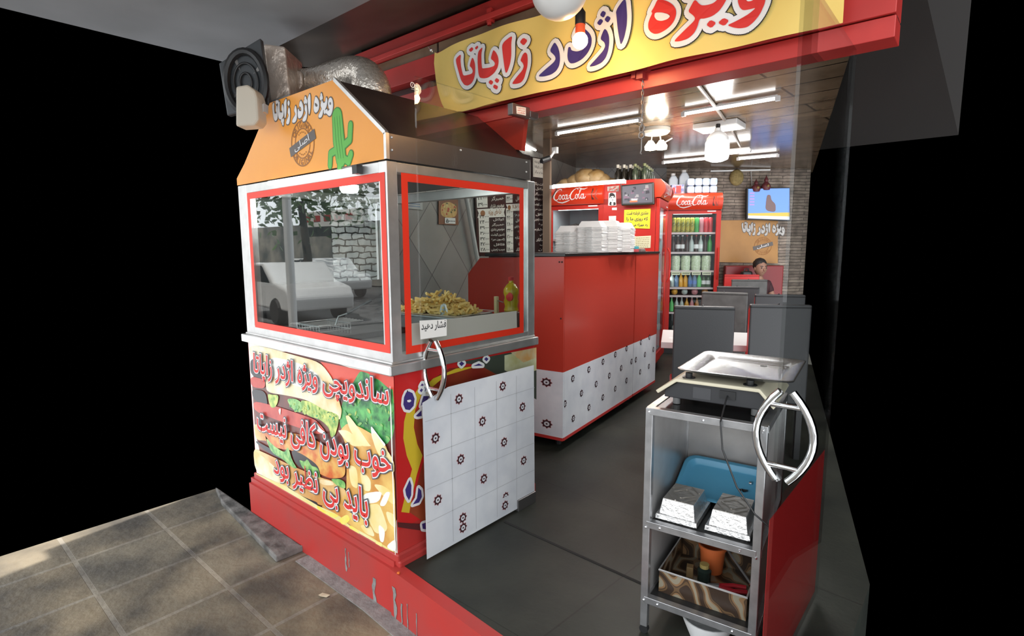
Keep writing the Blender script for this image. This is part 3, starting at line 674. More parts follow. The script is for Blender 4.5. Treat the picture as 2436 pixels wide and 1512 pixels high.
for _ in range(45):
    u = rnd.random(); x = 600+u*680; y = 880+u*240+rnd.uniform(-60, 90); s = rnd.uniform(12, 34); a_ = rnd.uniform(0, 6.3)
    L(rnd.choice((4, 14, 4, 2)), P1([(x+s*math.cos(a_+k*1.26)*(1 if k % 2 else .6), y+s*math.sin(a_+k*1.26)) for k in range(5)]))
L(12, P1([(975,1170),(1010,1185),(1060,1260),(1140,1320),(1120,1345),(1010,1300)])); L(12, P1([(450,990),(490,960),(480,1080)]))
L(7, P1([(95,1180),(240,1240),(300,1512)])+P2([(260,90),(110,80)]))
L(6, P2([(140,-90),(420,-30),(760,30),(980,150),(1220,330),(1222,540),(1050,560),(900,500),(800,400),(650,280),(540,200),(480,200),(330,170),(240,40)]))
L(13, P2([(105,85),(280,180),(480,290),(470,330),(280,250),(120,120)]))
L(13, P2([(540,190),(700,260),(880,390),(920,520),(760,470),(600,380)]))
L(7, P2([(75,180),(200,230),(560,400),(900,540),(1060,580),(1230,690),(1230,800),(1000,900),(880,880),(600,740),(480,650),(105,485)]))
L(3, P2([(78,190),(220,300),(420,480),(520,640),(480,650),(105,485)]))
L(3, P2([(910,560),(1060,590),(1090,640),(960,640),(890,600)]))
L(13, P2([(490,640),(560,690),(640,750),(770,810),(875,850),(880,890),(760,850),(640,780),(560,720)]))
L(14, P2([(230,40),(330,150),(470,240),(510,150),(560,330),(630,440),(560,420),(450,320),(300,230)]))
L(14, P2([(640,320),(720,350),(750,310),(800,400),(880,420),(920,560),(830,520),(700,440)])); L(14, P2([(1040,560),(1150,560),(1220,600),(1225,690),(1130,650),(1080,610)]))
L(8, P2([(105,487),(480,650),(880,890),(1130,1000),(1270,1130),(1560,1290),(1860,1480),(1500,1330),(900,960),(130,520)]))
L(10, P1([(1330,1290),(1480,1150),(2110,1512)])+P2([(1860,1480),(1560,1290),(1270,1130),(1130,1000),(880,890),(1230,800),(1240,520),(1230,120)]))
L(9, P1([(1420,1080),(1440,1068),(1475,1075),(1600,1240),(1760,1480),(1800,1512),(1640,1512),(1490,1290)]))
L(9, P1([(1310,1290),(1340,1280),(1440,1280),(1540,1350),(1700,1512),(1500,1512)]))
L(12, P1([(1785,1235),(1800,1228),(1920,1390),(2020,1512),(1850,1512),(1800,1380)]))
L(9, P2([(1540,0),(1600,-10),(1640,60),(1830,330),(1830,520),(1620,250)]))
L(9, P2([(1260,380),(1370,420),(1385,690),(1290,640)])); L(9, P2([(1400,440),(1540,560),(1540,720),(1440,700)]))
L(9, P2([(1560,620),(1700,640),(1840,760),(1840,900),(1700,780)]))
L(12, P2([(1440,740),(1690,705),(1640,850),(1450,870)])); L(9, P2([(1500,880),(1640,860),(1700,1000),(1760,1200),(1600,1250),(1500,1050)]))
L(12, P2([(1720,720),(1790,720),(1720,900),(1640,890)])); L(9, P2([(1720,950),(1840,1000),(1850,1180),(1760,1100)]))
L(12, P2([(1630,1110),(1720,1190),(1700,1350),(1650,1330)])); L(11, P2([(1270,1120),(1400,1200),(1390,1270),(1280,1230)])); L(11, P2([(1140,1060),(1250,990),(1290,1070),(1190,1140)]))
L(11, P2([(865,875),(980,960),(1160,1010),(1080,1050),(880,940)])); L(11, P2([(1600,1330),(1690,1350),(1660,1440),(1600,1400)])); L(12, P2([(1720,1400),(1850,1290),(1855,1470)]))
L(9, P2([(1400,1130),(1540,1130),(1600,1280),(1480,1240)]))
L(12, [Vector((-1.874, PY, 0.82)), Vector((-1.866, PY, 0.82)), Vector((-1.866, PY, 0.05)), Vector((-1.874, PY, 0.05))])
po = m_.build('front_poster', PM, bo, keep=True); tag(po, 'printed sandwich and fries poster')
SHD = mat('slate_shadow_ink', (0.07, 0.075, 0.1), 0.5)
m_ = MB(); TY = PY-0.0135
for body, q in (('ساندویچی ویژه اژدر زاپاتا', ((603, 838), (925, 905), (926, 987), (604, 903))),
                ('خوب بودن کافی نیست', ((610, 966), (929, 1062), (932, 1150), (613, 1036))),
                ('باید بی نظیر بود', ((650, 1076), (875, 1163), (877, 1256), (653, 1138)))):
    put_text(m_, body, [onY(p, TY) for p in q], (0, -1, 0), [(0, 0.078, 0.0), (1, 0.048, 0.0008), (2, 0.014, 0.0016)])
m_.build('poster_lettering', [SHD, WINK, REDI], po, keep=True)
# side poster
SX = BX1+0.004
PS = lambda pts: [onX((930+x*100/296, 840+y*510/1512), SX) for x, y in pts]
m_ = MB(); LX = [0]
def LS(slot, pts):
    LX[0] += 0.00012; m_.m(slot).poly([p+Vector((LX[0], 0, 0)) for p in pts])
base = [Vector((SX, 1.41, 0.866)), Vector((SX, 2.375, 0.866)), Vector((SX, 2.375, 0.17)), Vector((SX, 1.41, 0.17))]
m_.m(0).prism(base, (-0.003, 0, 0))
LS(1, [onX(q, SX) for q in ((1000, 920), (1070, 875), (1150, 868), (1200, 890), (1180, 1000), (1020, 1000))])
LS(2, [onX(q, SX) for q in ((1090, 862), (1276, 826), (1276, 950), (1200, 900), (1140, 868))])
LS(6, [onX(q, SX) for q in ((1200, 845), (1276, 828), (1276, 880), (1230, 895), (1200, 880))])
LS(3, [onX(q, SX) for q in ((1215, 838), (1276, 826), (1276, 850), (1245, 862))])
LS(1, PS([(160,410),(296,330),(296,800),(210,710),(165,560)]))
LS(1, PS([(130,1120),(225,770),(296,800),(296,1200),(235,1190)]))
LS(4, PS([(200,230),(215,290),(170,400),(160,520),(185,640),(222,720),(180,860),(150,1000),(128,1125),(72,1118),(100,1000),(148,815),(110,720),(86,600),(92,480),(120,370),(170,280)]))
LS(4, [onX(q, SX) for q in ((1000, 930), (1030, 900), (1085, 876), (1150, 868), (1120, 875), (1060, 893), (1022, 925), (1010, 945))])
LS(5, PS([(45,1190),(296,1210),(296,1260),(48,1225)]))
for g, hole in (([(105,275),(125,268),(150,280),(165,320),(158,370),(130,400),(100,395),(85,360),(90,310)], [(112,330),(135,325),(142,335),(130,345),(115,343)]), ([(130,890),(142,930),(140,1000),(125,1035),(105,1000),(98,960)], None),
                ([(190,945),(210,965),(215,1010),(195,1050),(150,1065),(180,1020),(185,985)], None), ([(215,1200),(245,1190),(250,1240),(220,1235)], None), ([(225,300),(270,300),(250,330),(205,370),(215,330)], None), ([(170,440),(210,400),(212,440),(185,445)], None),
                ([(213,210),(228,222),(215,245),(200,232)], None), ([(232,235),(246,248),(233,268),(220,255)], None), ([(207,245),(220,255),(208,272),(196,262)], None),
                ([(490,55),(510,70),(490,90),(472,72)], None), ([(662,25),(680,38),(665,55),(648,40)], None), ([(570,88),(640,85),(610,70)], None)):
    p = [(onX((930+x*100/296, 840+y*510/1512), SX)) for x, y in g]
    for sl, rr in ((7, 0.012), (8, 0.0)):
        LX[0] += 0.0003
        f = lambda x, y, l: Vector((SX+LX[0]+l, x, y))
        m_.m(sl)
        if rr: stroke2(m_, [(v.y, v.z) for v in p+[p[0]]], rr, f, 0)
        m_.poly([v+Vector((LX[0], 0, 0)) for v in p])
    if hole: LS(7, PS(hole))
sp = m_.build('side_poster', [mat('side_poster_red', (0.6, 0.02, 0.02), 0.4, noise=(0.5, 0.015, 0.015), nscale=3), mat('side_poster_brown', (0.22, 0.02, 0.012), 0.4, noise=(0.3, 0.06, 0.02), nscale=4), mat('side_poster_dark', (0.05, 0.06, 0.045), 0.5),
                          mat('side_poster_orange', (0.65, 0.35, 0.12), 0.5, noise=(0.6, 0.5, 0.32), nscale=14), mat('side_poster_yellow', (0.62, 0.45, 0.03), 0.4), mat('side_poster_maroon', (0.09, 0.02, 0.02), 0.4), mat('side_poster_pale', (0.6, 0.6, 0.4), 0.4, noise=(0.45, 0.42, 0.2), nscale=12), WINK, BLUE], bo, keep=True)
tag(sp, 'red side poster with navy lettering')
# ================================================================= INSIDE THE BOOTH
FRY = mat('potato_fry', (0.75, 0.48, 0.13), 0.55, noise=(0.82, 0.6, 0.24), nscale=20)
tray = thing('chip_tray', 'shallow steel tray of chips inside the fryer booth', 'tray', (-2.33, 2.10, 1.03), math.radians(5))
m_ = MB(); m_.prism([(-.26, -.16, 0), (.26, -.16, 0), (.26, .16, 0), (-.26, .16, 0)], (0, 0, .012)); frame_sheet(m_, -.29, .29, -.19, .19, .035, lambda x, y: (x, y, .02))
m_.build('pan', STEEL, tray, bevel=0.004)
m_ = MB(); m_.bx(-.24, .24, -.14, .14, -0.1, 0); m_.build('stand', STEELD, tray)
m_ = MB(); rnd = random.Random(11)
for i in range(420):
    a_, r_ = rnd.uniform(0, 6.28), math.sqrt(rnd.random()); x, y = .25*r_*math.cos(a_), .145*r_*math.sin(a_)
    z = .02+rnd.random()*.105*(1-r_**1.6); d_ = Vector((rnd.gauss(0, 1), rnd.gauss(0, 1), rnd.gauss(0, .35))).normalized()*rnd.uniform(.025, .045)
    m_.bar(Vector((x, y, z))-d_, Vector((x, y, z))+d_, .011, .011)
ch = m_.build('chips', FRY); ch.location = (-2.33, 2.10, 1.03); ch.rotation_euler = (0, 0, math.radians(5))
tag(ch, 'heap of golden potato chips in the booth tray', 'chips', None, 'stuff')
t = thing('fry_basket', 'wire fry basket with a long black handle inside the booth', 'basket', (0, 0, 0))
a, b, c = at(805, 752, 2.78), at(826, 745, 2.78), at(884, 713, 2.80)
m_ = MB(); m_.tube([b, c], 0.008, 8); m_.build('handle', BLACK, t)
m_ = MB()
bc = at(770, 770, 2.85); bc.z = 1.0
for k in range(3):
    z = 0.955+k*0.03; m_.tube([(bc.x-.11, bc.y-.09, z), (bc.x+.11, bc.y-.09, z), (bc.x+.11, bc.y+.09, z), (bc.x-.11, bc.y+.09, z)], .0035, 6, closed=True)
for k in range(9):
    x = bc.x-.11+k*.0275
    for y in (-.09, .09): m_.tube([(x, bc.y+y, .955), (x, bc.y+y, 1.02)], .002, 5)
m_.tube([(bc.x+.11, bc.y, 1.015), a, b], .004, 6)
m_.build('wire', STEEL, t)
t = thing('fryer', 'black twin-tank fryer set into the booth worktop', 'fryer', (-2.78, 1.76, 0.931))
m_ = MB(); frame_sheet(m_, -.34, .34, -.24, .24, .05, lambda x, y: (x, y, .03)); m_.bx(-.34, .34, -.24, .24, 0, .028); m_.bx(-.02, .02, -.2, .2, .02, .034)
m_.build('tank', DARK, t, bevel=.004)
m_ = MB()
for k in range(7): m_.tube([(-.28+k*.035, -.18, .036), (-.28+k*.035, .18, .036)], .004, 6)
m_.build('rack', STEEL, t)
t = thing('oil_bottle', 'yellow ribbed cooking oil bottle at the back corner of the booth', 'bottle', at(1216, 745, 3.06))
t.location.z = 1.045
m_ = MB(); m_.lathe([(0, 0), (.036, .002), (.042, .012), (.035, .035), (.042, .06), (.036, .085), (.044, .11), (.042, .13), (.026, .155), (.013, .165), (.013, .18)], n=18)
m_.build('body', mat('cooking_oil', (0.62, 0.42, 0.02), 0.15), t, smooth=True)
m_ = MB(); m_.lathe([(.016, .178), (.016, .198), (0, .2)], n=14); m_.build('cap', REDI, t)
m_ = MB(); m_.lathe([(0, 0.008), (.024, 0.004), (.024, -.004), (0, -.008)], (0.02, -.036, .09), 12, 'Y'); m_.build('label', REDI, t)
m_ = MB(); m_.bx(-.05, .05, -.05, .05, -.114, -0.001); m_.build('riser', STEELD, t)
t = thing('spatula', 'spatula with a short wooden handle standing up behind the frosted strip', 'spatula', at(1181, 745, 3.0)); t.location.z = 1.02
m_ = MB(); m_.box((0, 0, .055), (.02, .02, .13)); m_.build('grip', mat('pale_wood', (0.62, 0.47, 0.25), 0.6), t, bevel=.002)
m_ = MB(); m_.tube([(0, 0, .1), (.05, .0, .09)], .003, 6); m_.build('hook', STEELD, t); m_ = MB(); m_.box((0, 0, -.045), (.04, .04, .088)); m_.build('blade', STEELD, t)
t = thing('chip_scoop', 'pale grey plastic chip scoop leaning beside the chips', 'scoop', at(1055, 760, 2.95)); t.location.z = 1.03
m_ = MB(); m_.tube([(-.012, 0, -.05), (-.004, 0, .03), (.004, 0, .062), (.012, .0, .068)], [.018, .018, .017, .012], 12); m_.build('handle', mat('pale_grey_plastic', (0.5, 0.55, 0.55), 0.4), t, smooth=True)
m_ = MB(); m_.tube([(.012, 0, .066), (.06, .02, -.05)], .006, 8); m_.box((0.03, 0.02, -.075), (.12, .08, .05)); m_.build('bracket', STEEL, t)
# ================================================================= GLASS DOORS
DX = -1.794
d1 = thing('door_1', 'frameless glass door swung out beside the fryer booth, tiled film on its foot', 'door', (0, 0, 0)); d1['kind'] = 'structure'
m_ = MB(); m_.bx(DX-.005, DX+.005, 1.508, 2.29, 0.012, 2.092); m_.build('pane', GLASS, d1)
TILE = mat('white_marble_film', (0.72, 0.74, 0.77), 0.3, noise=(0.62, 0.645, 0.69), nscale=7)
GROUT = mat('tile_film_line', (0.5, 0.51, 0.53), 0.4); MAR, MAR2 = mat('star_maroon', (0.045, 0.02, 0.025), 0.4), mat('star_rose', (0.42, 0.12, 0.12), 0.4)
def star(mb, f, s, slots, sx=1.0, half=None):
    pts = [((1 if i % 2 == 0 else .72)*math.cos(math.pi*i/8), (1 if i % 2 == 0 else .72)*math.sin(math.pi*i/8)) for i in range(16)]
    for sl, k, l in ((slots[1], 1.0, 1), (slots[0], .9, 2), (slots[2], .46, 3), (slots[0], .17, 4)):
        q = pts if k > .6 else [(math.cos(2*math.pi*i/12), math.sin(2*math.pi*i/12)) for i in range(12)]
        q = [(x*k, y*k) for x, y in q]
        if half: q = [(x, max(y, -0.05)) for x, y in q]
        mb.m(sl).poly([f(x*s*sx, y*s, l) for x, y in q])
def tile_lines(mb, f, x0, x1, z0, z1, p, w=0.0016):
    mb.m(1); x = x0+p
    while x < x1-1e-3: mb.quad(f(x-w, z0, 1), f(x+w, z0, 1), f(x+w, z1, 1), f(x-w, z1, 1)); x += p
    z = z0+p
    while z < z1-1e-3: mb.quad(f(x0, z-w, 1), f(x1, z-w, 1), f(x1, z+w, 1), f(x0, z+w, 1)); z += p
FX = DX+0.0065
q = [onX(p, FX) for p in ((1005, 958), (1066, 920), (1270, 868), (1272, 1172), (1231, 1214), (1209, 1222), (1207, 1238), (1016, 1332))]
m_ = MB(); m_.m(0).prism([Vector((FX, p.y, max(p.z, .014))) for p in q], (-.001, 0, 0))
f1 = lambda y, z, l: Vector((FX+.0008+.0004*l, y, z))
tile_lines(m_, f1, 1.512, 2.288, 0.03, 0.745, 0.1555)
Zd = lambda x, y: onX((930+x*.46954, 640+y*.46954), FX)
for sx_, sy_ in ((343,657),(565,592),(665,697),(462,770),(224,855),(572,875),(352,962),(671,968),(469,1060),(236,1168),(363,1258),(364,1308),(577,1195)):
    p = Zd(sx_, sy_); star(m_, lambda x, y, l: f1(p.y+x, p.z+y, 2+l), 0.028, (2, 3, 0))
p = Zd(580, 1150); star(m_, lambda x, y, l: f1(p.y+x, p.z+y, 2+l), 0.026, (2, 3, 0), half=1)
tag(m_.build('tile_film', [TILE, GROUT, MAR, MAR2], d1, keep=True), 'white marble tile film with maroon stars')
def handle(parent, x, y, zc=.872, hz=.128, bow=.05, sides=(1, -1)):
    bw = lambda u: .016+bow*(1-u*u)
    for sg in sides:
        m_ = MB(); m_.tube([(x+sg*bw(u), y, zc+u*hz) for u in [i/12*2-1 for i in range(13)]], 0.0115, 12); m_.build('handle', CHROME, parent, smooth=True)
    for u in (-.68, .68):
        m_ = MB(); m_.tube([(x-(bw(u) if -1 in sides else .01), y, zc+u*hz), (x+(bw(u) if 1 in sides else .01), y, zc+u*hz)], .008, 10); m_.build('handle_post', CHROME, parent, smooth=True)
handle(d1, DX, 1.577)
m_ = MB()
p = [onX(q, DX+.006) for q in ((1213, 246), (1251, 258), (1251, 278), (1213, 268))]
m_.bx(DX-.016, DX+.016, 2.10, 2.235, 2.045, 2.10); m_.bx(DX-.016, DX+.02, 2.235, 2.30, 2.055, 2.085)
m_.bx(DX-.016, DX+.016, 2.14, 2.292, -0.001, 0.062)
m_.build('patch_fitting', mat('dark_satin_steel', (0.22, 0.21, 0.21), 0.3, 0.8), d1, bevel=.003)
m_ = MB(); s_ = [onX(q, DX+.0175) for q in ((1228, 252), (1251, 256), (1251, 275), (1229, 270))]; m_.m(0).poly(s_)
f = bil(s_)
for k in range(3): put_text(m_, ('شیشه سکوریت', 'نصب و تعمیر', 'تلفن')[k], [f(.1, .92-k*.3), f(.9, .92-k*.3), f(.9, .7-k*.3), f(.1, .7-k*.3)], (1, 0, 0), [(1, 0.02, .0006)])
m_.build('fitting_label', [PAPER, REDI], d1, keep=True)
q = [onX((960+x*300/1680, 690+y*270/1512), DX+.0062) for x, y in ((212, 405), (575, 385), (575, 605), (225, 655))]
m_ = MB(); m_.m(0).poly(q)
q = [onX((960+x*300/1680, 690+y*270/1512), DX+.0064) for x, y in ((232, 425), (566, 395), (566, 520), (236, 560))]
put_text(m_, 'فشار دهید', q, (1, 0, 0), [(1, 0.012, .0006)])
tag(m_.build('push_sticker', [PAPER, INK], d1, keep=True), 'white sticker with black writing')
m_ = MB(); c = onX((985, 203), DX+.0055); f = lambda x, y, l: Vector((DX+.0056, c.y+x, c.z+y))
for i in range(16):
    a, b = 2*math.pi*i/16, 2*math.pi*(i+1)/16
    m_.quad(*[f(r*math.cos(t)-.008, r*math.sin(t), 0) for r, t in ((.008, a), (.0115, a), (.0115, b), (.008, b))])
stroke2(m_, [(-.008, .004), (-.008, -.004)], .0015, f, 0); stroke2(m_, [(.008, .006), (.016, .006), (.016, -.005), (.01, -.005), (.01, 0)], .0014, f, 0)
for k in range(7): stroke2(m_, [(-.014+k*.005, -.0165), (-.012+k*.005, -.0165)], .0012, f, 0)
m_.build('etched_mark', WINK, d1, keep=True)
# second leaf, mostly out of view
EX = -0.400
d2 = thing('door_2', 'frameless glass door leaf with steel arc handle beside the scale trolley', 'door', (0, 0, 0)); d2['kind'] = 'structure'
m_ = MB(); m_.bx(EX-.005, EX+.005, 1.62, 2.35, 0.03, 2.092); m_.build('pane', GLASS, d2)
handle(d2, EX, 1.70, .85, .135, .062, (1, -1))
m_ = MB(); a = onX((1819, 1300), EX-.006); m_.bx(EX-.0065, EX-.0055, 1.622, 2.35, .03, .62); m_.build('foot_film', mat('red_door_film', (0.3, 0.015, 0.015), 0.3), d2)
# ================================================================= COUNTER
K = Vector((-2.108, 3.025, 0)); CD = Vector((-0.1376, 0.9905, 0)); CN = Vector((0.9905, 0.1376, 0))   # CD along the front, CN out of the front
CA = math.atan2(CD.y, CD.x)                     # local x runs along the front away from the street, local y points behind the counter
PANEL = REDL
def cpt(a, b, z): return K + CD*a - CN*b + Vector((0, 0, z))      # a along front, b behind the front face
CZ = 1.345; ZS = 0.56; ZF = 0.085
def counter_unit(name, label, a0, a1, depth, stars, end=False):
    t = thing(name, label, 'counter', cpt(a0, 0, 0), CA, 'red counter units'); L_ = a1-a0
    m_ = MB(); m_.bx(0.004, L_-.004, .004, depth, ZF, CZ); m_.build('carcass', mat('counter_core', (0.12, 0.03, 0.025), 0.5), t)
    m_ = MB(); m_.bx(0.002, L_-.002, -.001, .008, ZS, CZ); m_.build('front_panel', PANEL, t)
    f = lambda x, z, l: Vector((x, -.003-.0006*l, z))
    m_ = MB(); m_.m(0).bx(0.002, L_-.002, -.002, .008, ZF+.01, ZS)
    for (p) in stars:
        P = onP((1250+p[0]*.3438, 560+p[1]*.3438), K, CN); x = (P-K).dot(CD)-a0
        star(m_, lambda u, v, l: f(min(max(x+u, .002), L_-.002), P.z+v, l), .03, (1, 1, 0))
    tag(m_.build('tile_film', [TILE, MAR], t, keep=True), 'white marble film with dark stars')
    m_ = MB(); m_.bx(0, L_, -.004, .05, ZF-.012, ZF+.01); m_.build('bottom_rail', RED, t)
    for x in (.12, L_-.12):
        for y in (.1, depth-.1): m_ = MB(); m_.lathe([(.025, 0), (.025, ZF-.01), (0, ZF-.01)], (x, y, 0), 10); m_.build('foot', BLACK, t)
    return t
SEAM = 1.355
u1 = counter_unit('counter_unit', 'long red-fronted counter unit nearest the doorway', 0, SEAM-.009, .62,
    [(325,988),(436,926),(534,872),(620,822),(698,780),(385,1090),(487,1026),(578,968),(660,915),(732,870),(270,1163),(328,1264),(437,1188),(533,1118),(619,1058),(697,1002)])
u2 = counter_unit('counter_unit', 'short red-fronted counter unit beyond the seam, near the fridges', SEAM+.009, 1.99, .62,
    [(797,737),(856,703),(911,677),(762,858),(825,822),(883,787),(792,942),(852,904),(907,866)])
# end panel of the first unit, facing the street (wider than the unit, with a clipped top corner)
m_ = MB()
ep = [(0, ZS), (0, CZ), (.69, CZ-.012), (.80, 1.215), (.80, ZS)]
m_.prism([Vector((-.012, b, z)) for b, z in ep], (.012, 0, 0)); tag(m_.build('end_panel', PANEL, u1), 'plain red end panel')
m_ = MB(); m_.m(0).bx(-.0125, 0, 0, .80, ZF+.01, ZS)
f = lambda y, z, l: Vector((-.0130-.0006*l, y, z))
for p in ((152, 1012), (154, 1298)):
    P = onP((1250+p[0]*.3438, 560+p[1]*.3438), K, CD); b = -(P-K).dot(CN)
    star(m_, lambda u, v, l: f(b+u, P.z+v, l), .036, (1, 2, 0), sx=1.35)
m_.build('end_film', [TILE, MAR, MAR2], u1, keep=True)
m_ = MB(); m_.bx(-.014, 0.01, 0, .8, ZF-.012, ZF+.01); m_.build('end_rail', RED, u1)
for y, z in ((.035, 1.31), (.015, 1.31), (.02, .93)): m_ = MB(); m_.ball((-.013, y, z), .006, 8, 4); m_.build('screw', BLACK, u1)
t = thing('worktop', 'black worktop running along both red counter units', 'worktop', cpt(0, 0, CZ), CA)
m_ = MB(); m_.prism([(-.02, -.012, .001), (1.99, -.012, .001), (1.99, .64, .001), (-.02, .64, .001)], (0, 0, .022)); m_.build('slab', mat('black_worktop', (0.02, 0.018, 0.017), 0.28), t, bevel=.003)
# foam boxes
FOAM = mat('white_foam', (0.8, 0.78, 0.76), 0.55)
def foam_box():
    t = thing('foam_box', '', 'box', (0, 0, 0), 0, 'foam takeaway boxes stacked on the counter')
    m_ = MB(); a, b, h = .098, .092, .05
    m_.prism([(-a, -b, 0), (a, -b, 0), (a, b, 0), (-a, b, 0)], (0, 0, .0065))
    for s_, z0, z1 in ((.97, .0065, .009), ):
        pass
    k = .7
    v = [(-a*.95, -b*.95, .0065), (a*.95, -b*.95, .0065), (a*.95, b*.95, .0065), (-a*.95, b*.95, .0065), (-a*k, -b*k, h), (a*k, -b*k, h), (a*k, b*k, h), (-a*k, b*k, h)]
    m_.add(v, [(4, 5, 6, 7), (0, 1, 5, 4), (1, 2, 6, 5), (2, 3, 7, 6), (3, 0, 4, 7)])
    m_.build('shell', FOAM, t, bevel=.004)
    m_ = MB(); m_.box((0, -b-.004, .004), (.05, .012, .004)); m_.build('tab', FOAM, t)
    return t
fbx = foam_box(); first = True
stk = [(1357, 4.30, 16, 'foam stack nearest the doorway'), (1409, 4.22, 19, 'broad foam stack'), (1446, 4.36, 20, 'partly hidden foam stack'), (1477, 4.5, 19, 'foam stack beside the dark bottle')]
for si, (px, fw, n_, desc) in enumerate(stk):
    P = at(px, 600, fw)
    for k in range(n_):
        lab = 'white foam box, %s up from the counter in the %s' % (ORD[k+1], desc)
        if k == n_-1: lab = 'white foam box on top of the %s' % desc
        loc = (P.x+random.uniform(-.003, .003), P.y+random.uniform(-.003, .003), CZ+.0235+k*.0102); rz = math.radians(18)+random.uniform(-.03, .03)
        if first: fbx.location = loc; fbx.rotation_euler = (0, 0, rz); fbx['label'] = lab; first = False
        else: dup(fbx, loc, rz, lab)
def on_counter(px, fw): P = at(px, 600, fw); return Vector((P.x, P.y, CZ+.0235))
t = thing('sauce_bottle', 'dark bottle with a pale cap on the counter behind the foam boxes', 'bottle', on_counter(1499, 4.72))
m_ = MB(); m_.lathe([(0, 0), (.028, 0), (.028, .11), (.018, .13)], n=16); m_.build('body', BLACK, t, smooth=True)
m_ = MB(); m_.lathe([(.019, .128), (.019, .155), (0, .158)], n=12); m_.build('cap', mat('pale_green_cap', (0.5, 0.6, 0.5), 0.4), t)
for i, (nm, lab, col, w_, zz) in enumerate((('notebook', 'red notebook lying on the counter under the blue one', (0.5, 0.06, 0.07), .10, 0), ('notebook', 'teal blue notebook on top of the red one', (0.06, 0.35, 0.4), .085, .024))):
    t = thing(nm, lab, 'book', on_counter(1499, 4.58)+Vector((0, 0, zz)), CA+.2, 'notebooks on the counter')
    m_ = MB(); m_.bx(-w_/2, w_/2, -.065, .065, 0, .023); m_.build('cover', mat('notebook_%d' % i, col, 0.5), t, bevel=.002)
    m_ = MB(); m_.bx(-w_/2+.004, w_/2+.001, -.062, .0655, .004, .019); m_.build('pages', PAPER, t)
t = thing('card_reader', 'small card reader lying on the counter near the notebooks', 'device', on_counter(1522, 4.72), CA)
m_ = MB(); m_.box((0, 0, .012), (.11, .07, .024), taper=.9); m_.build('body', mat('brown_grey_plastic', (0.16, 0.12, 0.11), 0.4), t, bevel=.004)
m_ = MB(); m_.box((.02, 0, .025), (.04, .05, .003)); m_.build('screen', mat('pale_screen', (0.6, 0.66, 0.62), 0.3), t)
# ================================================================= FRIDGES
COKE_C = [(0.75,.86),(0.68,.98),(0.55,1.0),(0.38,.88),(0.24,.66),(0.15,.42),(0.16,.2),(0.28,.07),(0.46,.1),(0.62,.24)]
COKE_C2 = [(x+1.5, y) for x, y in COKE_C]
def ell(cx, cy, rx, ry, n=14): return [(cx+rx*math.cos(2*math.pi*i/n), cy+ry*math.sin(2*math.pi*i/n)) for i in range(n+1)]
COKE = [(COKE_C, [.02,.035,.03,.04,.055,.06,.055,.045,.03,.015]), (COKE_C2, [.02,.035,.03,.04,.055,.06,.055,.045,.03,.015]),
        (ell(.72,.3,.1,.19), .032), ([(1.08,.42),(1.02,.48),(.94,.42),(.91,.28),(.95,.13),(1.04,.12),(1.13,.22)], .032),
        (ell(1.25,.3,.1,.19), .03), ([(1.36,.5),(1.36,.25),(1.4,.12),(1.47,.14),(1.53,.26)], .03),
        ([(1.5,.38),(1.64,.43)], .025),
        (ell(2.22,.3,.1,.19), .032), ([(2.33,.42),(2.42,.5),(2.5,.75),(2.52,.95),(2.47,1.0),(2.42,.8),(2.42,.4),(2.45,.16),(2.52,.12),(2.6,.24)], .026),
        (ell(2.72,.3,.1,.19), .03), ([(2.83,.5),(2.83,.25),(2.87,.12),(2.95,.14),(3.02,.26)], .03),
        ([(.3,.06),(.55,-.1),(.9,-.16),(1.25,-.08),(1.5,.0),(1.62,.05)], [.02,.035,.05,.045,.03,.01]),
        ([(2.1,.98),(2.3,1.04),(2.55,.92),(2.8,.9),(3.05,1.0)], [.015,.03,.045,.04,.012])]
def coke_mark(mb, f, s):
    g = lambda x, y, l: f((x+.12*y-1.6)*s, (y-.45)*s, l)
    for pts, r in COKE: stroke2(mb, pts, r, g, 1)
FBODY = mat('fridge_red', (0.44, 0.022, 0.014), 0.35, noise=(0.39, 0.018, 0.013), nscale=3, spec=.3)
FHEAD = mat('fridge_header_red', (0.62, 0.04, 0.012), 0.28)
FIN = mat('fridge_liner', (0.4, 0.44, 0.47), 0.5); FIN2 = mat('fridge_liner_dark', (0.04, 0.045, 0.045), 0.5)
SHELF = mat('fridge_shelf_wire', (0.62, 0.5, 0.5), 0.4)
FGL = glass('fridge_glass', (0.9, 0.93, 0.93), 1.35, gain=.5)
